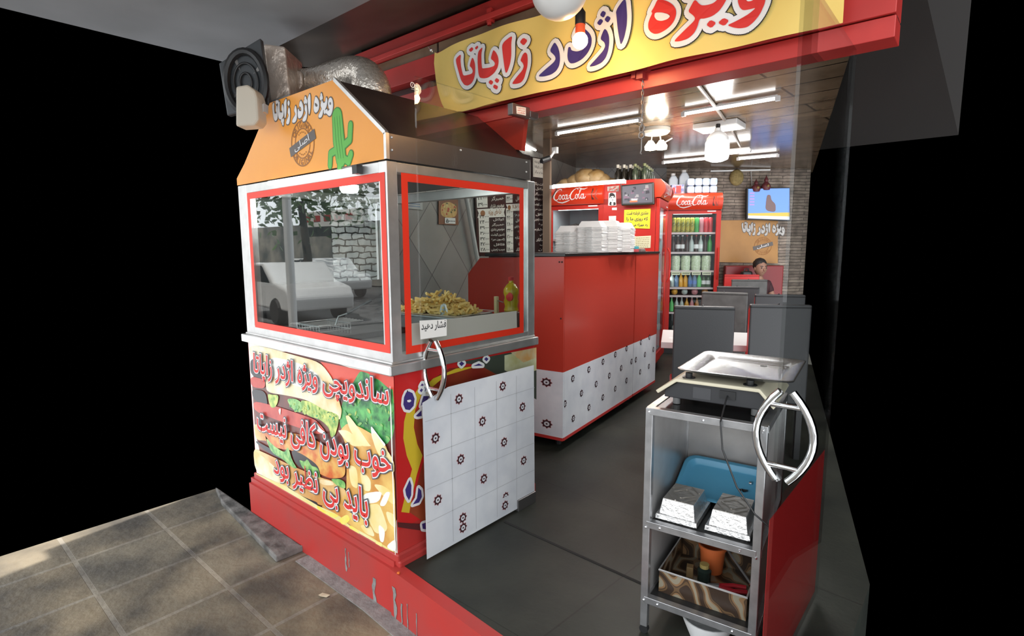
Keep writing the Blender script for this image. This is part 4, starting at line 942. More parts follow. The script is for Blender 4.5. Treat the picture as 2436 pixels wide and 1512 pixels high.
def fridge(label, loc, rz, w, d, shelves, liner, hz=(1.885, 2.09), gz=(0.30, 1.835), light=4, glasses=True):
    t = thing('drinks_fridge', label, 'fridge', loc, rz, 'drinks fridges')
    m_ = MB(); e = .035
    m_.m(0); m_.bx(-w/2, -w/2+e, 0, d, .09, hz[0]); m_.bx(w/2-e, w/2, 0, d, .09, hz[0]); m_.bx(-w/2, w/2, d-e, d, .09, hz[0]); m_.bx(-w/2, w/2, 0, d, gz[1]+.04, hz[0]+.19); m_.bx(-w/2, w/2, 0, d, .09, gz[0]-.02)
    m_.m(1); m_.bx(-w/2+e, -w/2+e+.004, .01, d-e, gz[0]-.02, gz[1]+.04); m_.bx(w/2-e-.004, w/2-e, .01, d-e, gz[0]-.02, gz[1]+.04); m_.bx(-w/2+e, w/2-e, d-e-.006, d-e-.001, gz[0]-.02, gz[1]+.04); m_.bx(-w/2+e, w/2-e, .01, d-e, gz[0]-.02, gz[0]-.015)
    m_.build('body', [FBODY, liner], t)
    m_ = MB(); m_.bx(-w/2, w/2, .03, d, .0, .09); m_.build('base', BLACK, t)
    # header box with rounded face
    pr = []
    for i in range(9):
        u = i/8; pr.append((-.045-.05*math.sin(math.pi*u), hz[0]+(hz[1]-hz[0])*u))
    m_ = MB(); m_.prism([(-w/2-.004, y, z) for y, z in pr+[(.02, hz[1]), (.02, hz[0])]], (w+.008, 0, 0))
    hd = m_.build('header', FHEAD, t, smooth=True)
    zc = (hz[0]+hz[1])/2
    def hf(x, y, l):
        u = min(max((zc+y-hz[0])/(hz[1]-hz[0]), 0), 1); return Vector((x, -.045-.05*math.sin(math.pi*u)-.0025*l, zc+y))
    m_ = MB(); coke_mark(m_, lambda x, y, l: hf(x-w*.07, y, l), .13*w/.66)
    m_.build('header_lettering', WINK, hd, keep=True)
    m_ = MB(); bp_ = [(-.014, -.06), (.014, -.06), (.015, -.02), (.010, 0), (.013, .015), (.006, .04), (.005, .06), (-.005, .06), (-.006, .04), (-.013, .015), (-.010, 0), (-.015, -.02)]
    for k, sl in ((.0, 0), (.042, 1)):
        m_.m(sl).poly([hf(w*.34+k+x, y, 1) for x, y in bp_])
    m_.build('header_bottles', [mat('cola_print', (0.06, 0.02, 0.015), 0.4), mat('dim_bottle_print', (0.3, 0.05, 0.03), 0.4)], hd, keep=True)
    # door
    m_ = MB(); z0, z1 = gz[0]-.09, hz[0]-.012; fw_ = .055
    for a, b, c, dd in ((-w/2, w/2, z0, gz[0]), (-w/2, w/2, gz[1], z1), (-w/2, -w/2+fw_, gz[0], gz[1]), (w/2-fw_, w/2, gz[0], gz[1])): m_.bx(a, b, -.04, -.004, c, dd)
    dr = m_.build('door', FBODY, t, bevel=.004)
    m_ = MB(); m_.bx(-w/2+fw_-.005, w/2-fw_+.005, -.03, -.026, gz[0]-.005, gz[1]+.005); m_.build('pane', FGL, dr)
    m_ = MB(); m_.tube([(w/2-.02, -.05, 1.0), (w/2-.02, -.075, 1.05), (w/2-.02, -.08, 1.2), (w/2-.02, -.075, 1.35), (w/2-.02, -.05, 1.4)], .011, 8); m_.build('handle', FBODY, dr, smooth=True)
    m_ = MB(); m_.bx(w*.24, w*.4, -.0415, -.04, gz[1]+.022, gz[1]+.034); m_.build('badge', WINK, dr)
    for z in shelves:
        m_ = MB(); m_.bx(-w/2+e, w/2-e, .03, d-.06, z-.006, z); m_.bx(-w/2+e, w/2-e, .022, .03, z-.016, z+.008); m_.build('shelf', SHELF, t)
    if light:
        m_ = MB(); m_.bx(-w/2+.09, w/2-.09, .06, .10, gz[1]+.0, gz[1]+.02); m_.build('lamp', mat('fridge_tube_glow', (0.9, 1.0, 1.0), 0.5, emit=5), t)
        lamp('AREA', 'fridge_light', (0, .05, gz[1]-.01), light, (.92, 1, .98), w-.2, .05, (0, 0, 0), t)
        lamp('AREA', 'fridge_light', (-w/2+.06, .04, 1.0), light*.9, (.92, 1, .98), .04, 1.3, (0, math.radians(-110), 0), t)
    return t
def loc_of(t, x, y, z):
    return Vector(t.location) + rot(Vector((x, y, z)), t.rotation_euler.z)
# left one behind the counter
a13 = math.radians(13); c = at(1440, 600, 6.1); c.z = 0
FL = c - Vector((math.cos(a13), math.sin(a13), 0))*.35
f1_ = fridge('drinks fridge behind the foam boxes, with a tube lamp along its top', FL, a13, .66, .60, (1.5, 1.1), FIN, light=.8)
m_ = MB()
# middle one, side-on
c = at(1557, 600, 5.85); c.z = 0; a107 = math.radians(107)
FM = c + Vector((math.cos(a107), math.sin(a107), 0))*.33
f2_ = fridge('drinks fridge turned side-on, carrying the yellow notice and the monitor', FM, a107, .66, .60, (1.5, 1.15, .8, .5), FIN, hz=(1.93, 2.115), gz=(.25, 1.83), light=3.5)
# right one at the back
a35 = math.radians(33); c = at(1647, 600, 7.15); c.z = 0
FR = Vector(c)
SH = [1.592, 1.34, 1.10, .878, .773, .55]
f3_ = fridge('fully stocked drinks fridge against the back wall', FR, a35, .66, .50, SH, FIN2, light=1.5)
# ---- bottles
def bottle(col, capc, h, r, kind, labc=None):
    t = thing('drink_bottle', '', 'bottle', (0, 0, 0), 0, 'bottles and cans in the back fridge')
    m_ = MB()
    if kind == 'can': m_.lathe([(0, 0), (r*.85, 0), (r, .01), (r, h-.015), (r*.8, h), (0, h)], n=12)
    elif kind == 'bag': m_.lathe([(0, 0), (r*.9, .0), (r, h*.3), (r*.96, h*.5), (r*1.02, h*.8), (r*.85, h), (0, h)], n=12)
    elif kind == 'ball': m_.ball((0, 0, r), r, 12, 8)
    else: m_.lathe([(0, 0), (r*.95, .003), (r, .02), (r, h*.52), (r*.8, h*.64), (r*.38, h*.78), (r*.34, h*.96), (0, h*.96)], n=12)
    m_.build('body', mat('drink_'+col[0], col[1], 0.18, noise=col[2] if len(col) > 2 else None, nscale=60), t, smooth=True)
    if kind == 'pet':
        m_ = MB(); m_.lathe([(r*.42, h*.94), (r*.42, h), (0, h)], n=10); m_.build('cap', mat('cap_'+capc[0], capc[1], 0.4), t)
        if labc:
            m_ = MB(); m_.lathe([(r*1.02, h*.2), (r*1.02, h*.45)], n=12); m_.build('label', mat('lab_'+labc[0], labc[1], 0.4), t)
    return t
gold = ('gold', (0.5, 0.4, 0.05), (0.08, 0.12, 0.02)); grn = ('green', (0.05, 0.3, 0.06)); redc = ('redcan', (0.55, 0.04, 0.05)); pnk = ('pink', (0.5, 0.2, 0.22)); cola = ('cola', (0.035, 0.015, 0.012)); clr = ('clear', (0.42, 0.48, 0.46)); blu = ('blueish', (0.12, 0.2, 0.33)); orn = ('orange', (0.62, 0.32, 0.05)); lgr = ('lightgreen', (0.12, 0.5, 0.15)); dgr = ('darkgreen', (0.03, 0.07, 0.02)); sal = ('salad', (0.4, 0.5, 0.3), (0.65, 0.68, 0.55)); brn = ('amber', (0.4, 0.17, 0.04))
cw = ('white', (0.75, 0.75, 0.75)); cr_ = ('red', (0.5, 0.03, 0.03)); cg = ('gold', (0.5, 0.4, 0.12))
lw_ = ('white', (0.7, 0.7, 0.7)); lr = ('red', (0.5, 0.05, 0.05)); lb = ('blue', (0.1, 0.2, 0.5))
rows_ = [
 (SH[0], 'top', [(gold, 'can')]*5+[(grn, 'can'), (pnk, 'can'), (redc, 'can'), (redc, 'can')], .19, .03),
 (SH[1], 'second', [(cola, 'pet', cw), (cola, 'pet', cw, lw_), (cola, 'pet', cw, lw_), (cola, 'pet', cr_), (clr, 'pet', cg), (cola, 'pet', cr_, lw_), (clr, 'pet', cg, lw_), (cola, 'pet', cr_), (grn, 'pet', cw)], .215, .031),
 (SH[2], 'third', [(sal, 'bag')]*4, .19, .062),
 (SH[3], 'fourth', [(clr, 'pet', cw), (blu, 'pet', cw), (orn, 'pet', cw), (orn, 'pet', cw), (blu, 'pet', cw, lb), (blu, 'pet', cw, lb), (lgr, 'pet', cw), (dgr, 'pet', cg, lw_), (dgr, 'pet', cg, lw_)], .195, .029),
 (SH[4], 'fifth', [(orn, 'ball'), (clr, 'ball'), (pnk, 'ball'), (brn, 'ball')], .09, .043),
 (SH[5], 'sixth', [(lgr, 'pet', cw), (clr, 'pet', cw), (clr, 'pet', cw), (orn, 'pet', cw), (pnk, 'pet', cw), (brn, 'pet', cw), (cola, 'pet', cr_), (cola, 'pet', cr_)], .19, .029),
 (.285, 'bottom', [(clr, 'ball'), (clr, 'ball'), (pnk, 'ball')], .09, .05)]
cache = {}
NM = {'can': 'tall can', 'pet': 'bottle', 'bag': 'tub stack', 'ball': 'round jar'}
CN_ = {'gold': 'gold-green', 'green': 'green', 'redcan': 'red', 'pink': 'pink', 'cola': 'dark cola', 'clear': 'clear', 'blueish': 'blue', 'orange': 'orange', 'lightgreen': 'bright green', 'darkgreen': 'dark green', 'salad': 'pale green', 'amber': 'amber'}
for z, sn, items, h_, r_ in rows_:
    n_ = len(items); span = .52
    for i, it in enumerate(items):
        key = (it[0][0], it[1], str(it[2:]), h_)
        lab = '%s %s, %s along the %s shelf of the back fridge' % (CN_[it[0][0]], NM[it[1]], ORD[i+1], sn)
        x = -span/2+span*(i+.5)/n_
        P = loc_of(f3_, x, .085, z+.009)
        if key not in cache:
            b_ = bottle(it[0], it[2] if len(it) > 2 else None, h_, r_, it[1], it[3] if len(it) > 3 else None); cache[key] = b_
            b_.location = P; b_['label'] = lab; b_['category'] = 'bottle' if it[1] == 'pet' else 'can' if it[1] == 'can' else 'jar' if it[1] == 'ball' else 'food tub'
            b_.name = {'pet': 'drink_bottle', 'can': 'drink_can', 'ball': 'round_jar', 'bag': 'food_tub'}[it[1]]
        else: dup(cache[key], P, 0, lab)
for i in range(4):
    t = thing('price_card', 'paper price card clipped to the third shelf edge, %s along' % ORD[i+1], 'card', loc_of(f3_, -.2+i*.13, .005, SH[2]-.02), a35, 'price cards in the back fridge')
    m_ = MB(); m_.m(0).bx(-.055, .055, -.003, 0, -.03, .012); m_.m(1)
    for k in range(5): stroke2(m_, [(-.04+k*.018, -.012), (-.03+k*.018, -.006)], .004, lambda x, y, l: Vector((x, -.0045, y)), 0)
    m_.build('card', [mat('price_card_paper', (0.6, 0.6, 0.42), 0.7), INK], t, keep=True)
# dark bags in the left fridge
BAG = mat('dark_bag', (0.03, 0.028, 0.028), 0.35, noise=(0.12, 0.1, 0.09), nscale=25)
for i, (x, y, z, s_, lab) in enumerate(((-.1, .25, 1.6, .11, 'dark plastic bag beside the brown bag in the counter fridge'), (.08, .28, 1.61, .13, 'brown plastic bag in the counter fridge'), (-.2, .2, 1.555, .07, 'small dark bag at the edge of the counter fridge shelf'))):
    P = loc_of(f1_, x, y, z)
    m_ = MB(); rnd = random.Random(i)
    m_.ball((0, 0, 0), s_, 14, 9, (1.1, .8, .75)); m_.v = [tuple(Vector(v)*(1+rnd.uniform(-.12, .12))) for v in m_.v]
    o = m_.build('plastic_bag', BAG if i != 1 else mat('brown_bag', (0.1, 0.05, 0.03), 0.4, noise=(0.2, 0.13, 0.08), nscale=25), smooth=True); o.location = P; tag(o, lab, 'bag', 'bags in the counter fridge')
# drinks in the side-on fridge
for z, sn in ((1.5, 'top'), (1.15, 'second'), (.8, 'third')):
    for i in range(4):
        dup(cache[[k for k in cache if k[0] == 'clear' and k[1] == 'pet'][0]], loc_of(f2_, -.2+i*.13, .3, z+.009), 0, 'clear bottle, %s along the %s shelf of the side-on fridge' % (ORD[i+1], sn), 'bottles in the side-on fridge')
# ---- notices on the side panel of the middle fridge (its local x = -w/2 face)
SN = Vector((-math.cos(a107), -math.sin(a107), 0)); SP0 = FM + SN*(.33+.003)
sq = lambda pts, lift=0.0: [onP(p, SP0+SN*lift, SN) for p in pts]
Z6 = lambda x, y: (1300+x*310/2344, 420+y*200/1512)
t = thing('notice', 'yellow notice with three lines of dark writing on the side of the fridge', 'notice', (0, 0, 0))
q = sq([Z6(1400, 597), Z6(1875, 575), Z6(1858, 935), Z6(1392, 920)])
m_ = MB(); m_.m(0).prism(q, SN*.004); f = bil([p+SN*.0045 for p in q])
for k, s_ in enumerate(('مشتری فرشته است', 'که روزی ما را', 'به همراه می آورد')):
    put_text(m_, s_, [f(.1, .9-k*.3), f(.92, .9-k*.3), f(.92, .66-k*.3), f(.1, .66-k*.3)], SN, [(1, .03, .002)])
m_.build('sheet', [mat('yellow_notice', (0.78, 0.64, 0.02), 0.5), mat('dark_blue_ink', (0.03, 0.035, 0.05), 0.6)], t, keep=True)
def sticker(name, label, cat, pts, cols, marks=None, lift=.001):
    t = thing(name, label, cat, (0, 0, 0)); q = sq(pts); m_ = MB(); m_.m(0).prism(q, SN*.002); f = bil([p+SN*.003 for p in q])
    if marks: marks(m_, lambda x, y, l=0: f(x, y)+SN*(.0006*l))
    m_.build('sheet', cols, t, keep=True); return t
def lines(n, u0=.1, u1=.9, sl=1):
    def g(m_, f):
        m_.m(sl)
        for k in range(n):
            y = .85-.75*k/max(n-1, 1); rnd = random.Random(k+n)
            x = u0
            while x < u1:
                w = rnd.uniform(.04, .14); m_.quad(f(x, y-.035), f(min(x+w, u1), y-.035), f(min(x+w, u1), y+.02), f(x, y+.02)); x += w+.035
    return g
def portrait(m_, f):
    P_ = lambda sl, pts, l: m_.m(sl).poly([f(x, y, l) for x, y in pts])
    P_(1, smooth2([(.12,.5),(.1,.95),(.5,1.0),(.85,.85),(.9,.55),(.7,.75),(.3,.72)]), 1)
    P_(1, smooth2([(.1,.02),(.25,.35),(.5,.2),(.9,.3),(.98,.02)]), 1); P_(0, smooth2([(.35,.1),(.55,.3),(.7,.1),(.55,.02)]), 2)
    P_(1, smooth2([(.3,.58),(.5,.6),(.48,.66),(.3,.64)]), 2); P_(1, smooth2([(.62,.6),(.8,.64),(.8,.7),(.62,.67)]), 2); P_(1, smooth2([(.45,.4),(.68,.42),(.66,.46),(.46,.45)]), 2)
sticker('portrait_sticker', 'black and white portrait sticker of a man on the red fridge side', 'sticker', [Z6(1120, 290), Z6(1250, 285), Z6(1255, 520), Z6(1110, 520)], [PAPER, INK], portrait)
def torn(m_, f): m_.m(1); [stroke2(m_, [(x, y), (x+.2, y+.3)], .07, lambda a, b, l: f(a, b, 1), 0) for x, y in ((.15, .2), (.5, .5), (.65, .1))]
sticker('torn_sticker', 'torn pale sticker above the portrait sticker', 'sticker', [Z6(1095, 180), Z6(1305, 160), Z6(1300, 265), Z6(1100, 262)], [mat('pale_sticker', (0.5, 0.45, 0.42), 0.6, noise=(0.3, 0.22, 0.2), nscale=40), RED], torn)
sticker('label_sticker', 'white label under the portrait sticker', 'sticker', [Z6(1180, 560), Z6(1265, 555), Z6(1265, 600), Z6(1180, 600)], [PAPER, INK], None)
sticker('small_notice', 'small white printed notice below the label', 'notice', [Z6(1122, 710), Z6(1252, 705), Z6(1250, 785), Z6(1125, 792)], [PAPER, INK], lines(3))
sticker('certificate', 'pale certificate pinned low on the fridge side just above the counter', 'certificate', [Z6(1580, 1075), Z6(1880, 1060), Z6(1870, 1280), Z6(1580, 1290)], [mat('certificate_paper', (0.55, 0.52, 0.36), 0.7), mat('faded_ink', (0.3, 0.26, 0.15), 0.7)], lines(6))
# monitor
t = thing('cctv_monitor', 'black monitor showing camera views, fixed to the fridge side', 'monitor', (0, 0, 0))
q = [Z6(1335, 155), Z6(1930, 95), Z6(1940, 500), Z6(1345, 520)]; q = [onP(p, SP0+SN*.09, SN) for p in q]
m_ = MB(); m_.prism(q, -SN*.05); m_.build('casing', BLACK, t, bevel=.01)
f = bil([p+SN*.0035 for p in q]); m_ = MB(); m_.m(0).poly([f(.055, .1), f(.95, .1), f(.95, .93), f(.055, .93)])
rnd = random.Random(4)
for k in range(26):
    x, y, w, h = rnd.uniform(.07, .82), rnd.uniform(.14, .76), rnd.uniform(.04, .13), rnd.uniform(.05, .16); m_.m(1+k % 3).poly([f(x, y)+SN*.0002*k, f(x+w, y+.02)+SN*.0002*k, f(x+w*.9, y+h)+SN*.0002*k, f(x+.01, y+h)+SN*.0002*k])
m_.m(4).poly([p+SN*.006 for p in (f(.27, .14), f(.5, .14), f(.5, .22), f(.27, .22))]); m_.m(5).poly([p+SN*.006 for p in (f(.33, .22), f(.5, .22), f(.5, .3), f(.33, .3))])
em = lambda n, c, s=.6: mat(n, c, .4, emit=s)
m_.build('screen', [em('cctv_grey', (0.06, 0.06, 0.08)), em('cctv_dark', (0.015, 0.015, 0.025)), em('cctv_pale', (0.17, 0.165, 0.18)), em('cctv_purple', (0.11, 0.06, 0.1)), em('cctv_orange', (0.6, 0.1, 0.04)), em('cctv_white', (0.7, 0.6, 0.55))], t, keep=True)
m_ = MB(); c_ = f(.5, .5)-SN*.07; m_.box(c_, (.06, .08, .1), rz=a107); m_.build('bracket', BLACK, t)
# tube lamp along the left fridge
t = thing('tube_lamp', 'white fluorescent tube lamp along the top of the counter fridge', 'lamp', (0, 0, 0), 0, 'tube lamps')
a, b = at(1313, 445, 5.62), at(1484, 432, 5.5)
TUBE = mat('tube_glow', (1, .98, .95), 0.4, emit=9)
m_ = MB(); m_.tube([a, b], .013, 12); m_.build('tube', TUBE, t)
m_ = MB(); m_.bar(a+Vector((0, .02, .018)), b+Vector((0, .02, .018)), .035, .016); m_.box(a, (.03, .04, .036)); m_.box(b, (.03, .04, .036)); m_.build('batten', WHITE, t)
lamp('AREA', 'counter_tube_light', (a+b)/2+Vector((0.0, -.04, -.02)), 4, (1, .97, .92), .75, .03, (math.radians(30), 0, math.radians(-8)))
m_ = MB(); m_.tube([a+Vector((.05, .03, 0)), at(1313, 470, 5.9)], .006, 6); m_.tube([b+Vector((-.05, .03, 0)), at(1478, 455, 5.8)], .006, 6); m_.build('arm', STEELD, t)
# ---- things on top of the fridges
t = thing('bread_bag', 'large clear bag of bread loaves lying on the counter fridge', 'bag', loc_of(f1_, 0.02, .26, 2.078), a13)
m_ = MB(); rnd = random.Random(8)
for x, z, r_ in ((-.25, .07, .075), (-.12, .09, .10), (0, .12, .13), (.1, .11, .12), (.2, .08, .09), (.3, .055, .06), (-.32, .05, .05)):
    b0 = len(m_.v); m_.ball((x, 0, z), r_, 12, 8, (1.2, 1.1, .9))
    for i in range(b0, len(m_.v)): v = m_.v[i]; m_.v[i] = (v[0]+rnd.uniform(-.008, .008), v[1]+rnd.uniform(-.008, .008), max(v[2]+rnd.uniform(-.008, .008), .002))
m_.build('loaves', mat('bread_crust', (0.55, 0.33, 0.12), 0.35, noise=(0.72, 0.55, 0.32), nscale=8, bump=.4, bscale=30), t, smooth=True)
m_ = MB(); m_.tube([(-.02, -.1, .04), (-.08, -.16, .01), (-.12, -.2, .02)], [.04, .02, .035], 8); m_.build('knot', mat('clear_bag_film', (0.7, 0.68, 0.62), 0.2), t, smooth=True)
BOTD = mat('dark_bottle', (0.02, 0.018, 0.015), 0.2); SIL = mat('silver_foil_cap', (0.65, 0.63, 0.58), 0.35)
def small_bottle(n, lab, g, P, h=.22, cap=SIL, body=BOTD):
    t = thing('glass_bottle', lab, 'bottle', P, 0, g)
    m_ = MB(); m_.lathe([(0, 0), (.03, 0), (.032, .02), (.032, h*.55), (.013, h*.75), (.012, h*.9), (0, h*.9)], n=10); m_.build('body', body, t, smooth=True)
    m_ = MB(); m_.lathe([(.017, h*.84), (.017, h), (0, h)], n=10); m_.build('cap', cap, t)
    return t
pk = None
for i in range(6):
    lab = 'dark bottle with silver cap, %s in the row on the fridge top by the bread' % ORD[i+1]
    P = at(1469+(i % 3)*15+(i//3)*6, 430, 6.15+(i//3)*.08); P.z = 2.085
    pk = dup(pk, P, 0, lab) if pk else small_bottle(0, lab, 'silver-capped bottles on the fridge', P)
GRNB = mat('green_wrapped_bottle', (0.02, 0.035, 0.02), 0.25, noise=(0.08, 0.1, 0.07), nscale=30)
pk = None
for i in range(10):
    lab = 'dark green wrapped bottle, %s in the cluster on the side-on fridge' % ORD[i+1]
    P = loc_of(f2_, -.26+(i % 5)*.12, .14+.10*(i//5), 2.122)
    pk = dup(pk, P, 0, lab) if pk else small_bottle(0, lab, 'wrapped bottles on the side-on fridge', P, .17, mat('olive_cap', (0.2, 0.22, 0.1), 0.4), GRNB)
def jerry(lab, P, w, h):
    t = thing('jerrycan', lab, 'jerrycan', P, a35, 'white jerrycans')
    m_ = MB(); m_.prism([(-w/2, 0, 0), (w/2, 0, 0), (w/2, 0, h*.8), (w*.25, 0, h), (-w*.25, 0, h), (-w/2, 0, h*.8)], (0, .12, 0)); m_.build('body', mat('frosted_white_plastic', (0.55, 0.6, 0.66), 0.5), t, bevel=.02, seg=3)
    m_ = MB(); m_.lathe([(.03, h), (.03, h+.03), (0, h+.03)], (0, .06, 0), 12); m_.build('cap', WHITE, t)
P = loc_of(f3_, -.22, .30, 2.06); jerry('white jerrycan on the back fridge, the lower one nearer the counter', P+Vector((0, 0, .03)), .12, .27)
P = loc_of(f3_, -.08, .30, 2.06); jerry('taller white jerrycan on the back fridge, beside the napkin packs', P+Vector((0, 0, .03)), .13, .31)
for i in range(8):
    r_, k = i//4, i % 4; lab = 'plastic-wrapped napkin pack, %s in the %s row on the back fridge' % (ORD[k+1], 'lower' if r_ == 0 else 'upper')
    P = loc_of(f3_, -.04+k*.093, .02, 2.092+r_*.098)
    if i == 0:
        nk = thing('napkin_pack', lab, 'pack', P, a35, 'napkin packs on the back fridge'); m_ = MB(); m_.box((0, .09, .048), (.09, .18, .095)); m_.build('wrap', mat('napkin_wrap', (0.6, 0.66, 0.74), 0.35, noise=(0.25, 0.36, 0.55), nscale=18), nk, bevel=.022, seg=3)
    else: dup(nk, P, a35, lab)
t = thing('drink_carton', 'blue and red printed carton on the back fridge in front of the jerrycans', 'carton', loc_of(f3_, -.2, .06, 2.092), a35)
m_ = MB(); m_.box((0, .06, .06), (.16, .12, .12)); m_.build('box', mat('printed_carton', (0.08, 0.12, 0.3), 0.5, noise=(0.45, 0.4, 0.42), nscale=30), t, bevel=.003)
m_ = MB(); m_.box((.01, -.001, .06), (.06, .003, .09)); m_.box((-.05, -.001, .05), (.03, .003, .07)); m_.build('print', RED, t)
# ================================================================= SIDE WALL: boards and pictures
LP0 = LW0 + LWN*.004
wq = lambda pts, lift=0.0: [onP(p, LP0+LWN*lift, LWN) for p in pts]
BROWNB = mat('menu_board_brown', (0.03, 0.018, 0.018), 0.35); MW = mat('menu_white', (0.72, 0.7, 0.64), 0.6); MO = mat('menu_orange', (0.7, 0.36, 0.08), 0.6)
FA_NUM = ['۳۴۰۰۰', '۲۴۰۰۰', '۳۹۰۰۰', '۳۶۰۰۰', '۳۲۰۰۰', '۴۲۰۰۰', '۲۸۰۰۰', '۳۳۰۰۰', '۲۶۰۰۰', '۲۳۰۰۰', '۱۸۰۰۰', '۱۵۰۰۰', '۱۲۰۰۰', '۶۰۰۰']
FA_IT = ['هات داگ', 'کوکتل', 'همبرگر', 'سوسیس بندری', 'ژامبون گوشت', 'ژامبون مرغ', 'فلافل', 'سیب زمینی', 'دوغ', 'نوشابه', 'سس', 'سالاد', 'آب', 'نان']
def board(name, label, quad, cols, header=None, banners=()):
    t = thing(name, label, 'menu board', (0, 0, 0), 0, 'menu boards on the side wall')
    q = wq(quad, .012); m_ = MB(); m_.m(0).prism(q, LWN*.008); f = bil([p+LWN*.0085 for p in q])
    for (u0, u1, kind, v0, v1, n_) in cols:
        if kind == 'p': m_.m(1).poly([f(u0, v0)+LWN*.0015, f(u1, v0)+LWN*.0015, f(u1, v1)+LWN*.0015, f(u0, v1)+LWN*.0015])
        for k in range(n_):
            y1 = v1-(v1-v0)*(k+.18)/n_; y0 = v1-(v1-v0)*(k+.8)/n_; du = (u1-u0)*.1
            s_ = (FA_NUM if kind == 'p' else FA_IT)[(k+int(u0*7)) % 14]
            w0 = u0+du if kind == 'p' else u1-(u1-u0)*min(1, .28+.11*len(s_))
            put_text(m_, s_, [f(w0, y1), f(u1-du*.5, y1), f(u1-du*.5, y0), f(w0, y0)], LWN, [(2 if kind == 'p' else 1, .015, .003)])
    if header:
        u0, v0, u1, v1 = header; m_.m(1).poly([f(u0, v0)+LWN*.002, f(u1, v0)+LWN*.002, f(u1, v1)+LWN*.002, f(u0, v1)+LWN*.002])
        for k, s_ in enumerate(('ساندویچ ویژه', 'اژدر زاپاتا', 'پیتزا و برگر')): put_text(m_, s_, [f(u0+.1, v1-(v1-v0)*(k*.27+.1)), f(u1-.08, v1-(v1-v0)*(k*.27+.1)), f(u1-.08, v1-(v1-v0)*(k*.27+.28)), f(u0+.1, v1-(v1-v0)*(k*.27+.28))], LWN, [(2, .01, .003)])
    for (u0, v0, u1, v1, s_) in banners:
        m_.m(1).poly([f(a, b)+LWN*.002 for a, b in ((u0, v0), (u1, v0), (u1-.03, (v0+v1)/2), (u1, v1), (u0, v1), (u0+.03, (v0+v1)/2))])
        put_text(m_, s_, [f(u0+(u1-u0)*.38, v1-.01), f(u1-.06, v1-.01), f(u1-.06, v0+.01), f(u0+(u1-u0)*.38, v0+.01)], LWN, [(3, .02, .003)])
        stroke2(m_.m(3), [(u0+(u1-u0)*.18, (v0+v1)/2)], (v1-v0)*.35, lambda x, y, l: f(x, y)+LWN*.003, 0, 12)
    m_.build('board', [BROWNB, MW, INK, mat('menu_brown_print', (0.3, 0.13, 0.05), 0.6), MO], t, keep=True)
board('menu_board', 'dark menu board with white price strips, seen through the booth side glass', ((1128, 448), (1242, 440), (1242, 606), (1134, 606)),
      ((.02, .22, 'p', .71, 1.0, 3), (.04, .24, 'p', .04, .62, 7), (.6, .75, 'p', .76, .98, 2), (.6, .76, 'p', .04, .68, 7), (.27, .57, 'i', .66, 1.0, 3), (.27, .57, 'i', .04, .56, 7), (.79, .98, 'i', .04, .62, 7), (.79, .98, 'i', .75, .98, 2)), None, ((.02, .56, .58, .69, 'غذاهای ویژه'), (.6, .64, .99, .74, 'غذا')))
board('menu_board', 'tall menu board with a white header sheet beside the brown column', ((1262, 372), (1298, 379), (1298, 602), (1264, 606)), ((.12, .92, 'i', .02, .76, 14),), (.1, .8, .9, .99))
board('price_board', 'narrow white price strip with an orange top next to the tall menu board', ((1243, 366), (1260, 370), (1260, 606), (1245, 606)), ((.0, 1.0, 'p', .0, .86, 17),))
t = thing('pizza_poster', 'small pizza poster with a price, on the grey tiled side wall', 'poster', (0, 0, 0))
q = wq(((1043, 473), (1089, 475), (1090, 535), (1043, 533)), .006); m_ = MB(); m_.m(0).prism(q, LWN*.003); f = bil([p+LWN*.0035 for p in q])
m_.m(1).poly([f(x, y)+LWN*.001 for x, y in smooth2([(.08,.35),(.1,.8),(.5,.92),(.92,.75),(.9,.35),(.5,.25)])])
rnd = random.Random(2)
for k in range(22):
    x, y = rnd.uniform(.15, .85), rnd.uniform(.35, .82); m_.m(2+k % 3); stroke2(m_, [(x, y)], rnd.uniform(.025, .06), lambda a, b, l: f(a, b)+LWN*(.0015+.00005*k), 0, 7)
m_.m(5).poly([f(x, y)+LWN*.0035 for x, y in ((.28, .04), (.82, .04), (.82, .27), (.28, .27))])
put_text(m_, '۵۰۰۰۰', [f(.33, .24), f(.8, .24), f(.8, .07), f(.33, .07)], LWN, [(6, .03, .0045)])
m_.build('sheet', [mat('pizza_poster_brown', (0.25, 0.1, 0.05), 0.5), mat('pizza_crust', (0.6, 0.32, 0.1), 0.5, noise=(0.7, 0.5, 0.2), nscale=30), mat('pizza_cheese', (0.75, 0.6, 0.25), 0.5), mat('pizza_red', (0.5, 0.08, 0.04), 0.5), mat('pizza_olive', (0.12, 0.13, 0.05), 0.5), PAPER, INK], t, keep=True)
t = thing('wall_notice', 'small pale notice sheet on the tiled wall near the booth post', 'notice', (0, 0, 0))
q = wq(((960, 466), (1004, 470), (1005, 499), (960, 495)), .006); m_ = MB(); m_.m(0).prism(q, LWN*.003); f = bil([p+LWN*.0035 for p in q])
m_.m(1); [m_.poly([f(.15, y)+LWN*.001, f(.85, y)+LWN*.001, f(.85, y+.06)+LWN*.001, f(.15, y+.06)+LWN*.001]) for y in (.2, .4, .6)]
m_.build('sheet', [mat('pale_notice', (0.6, 0.6, 0.58), 0.7), mat('notice_blue', (0.2, 0.3, 0.45), 0.7)], t, keep=True)
t = thing('pipe', 'white pipe leaning along the tiled side wall behind the booth', 'pipe', (0, 0, 0))
m_ = MB(); q = wq(((1108, 462), (1140, 640)), .05); m_.tube(q, .02, 10); m_.build('tube', mat('greyed_white_pipe', (0.6, 0.6, 0.58), 0.4), t)
t = thing('tube_lamp', 'short tube lamp high on the side wall above the menu boards', 'lamp', (0, 0, 0), 0, 'tube lamps')
a, b = wq(((1243, 347), (1274, 356)), .03)
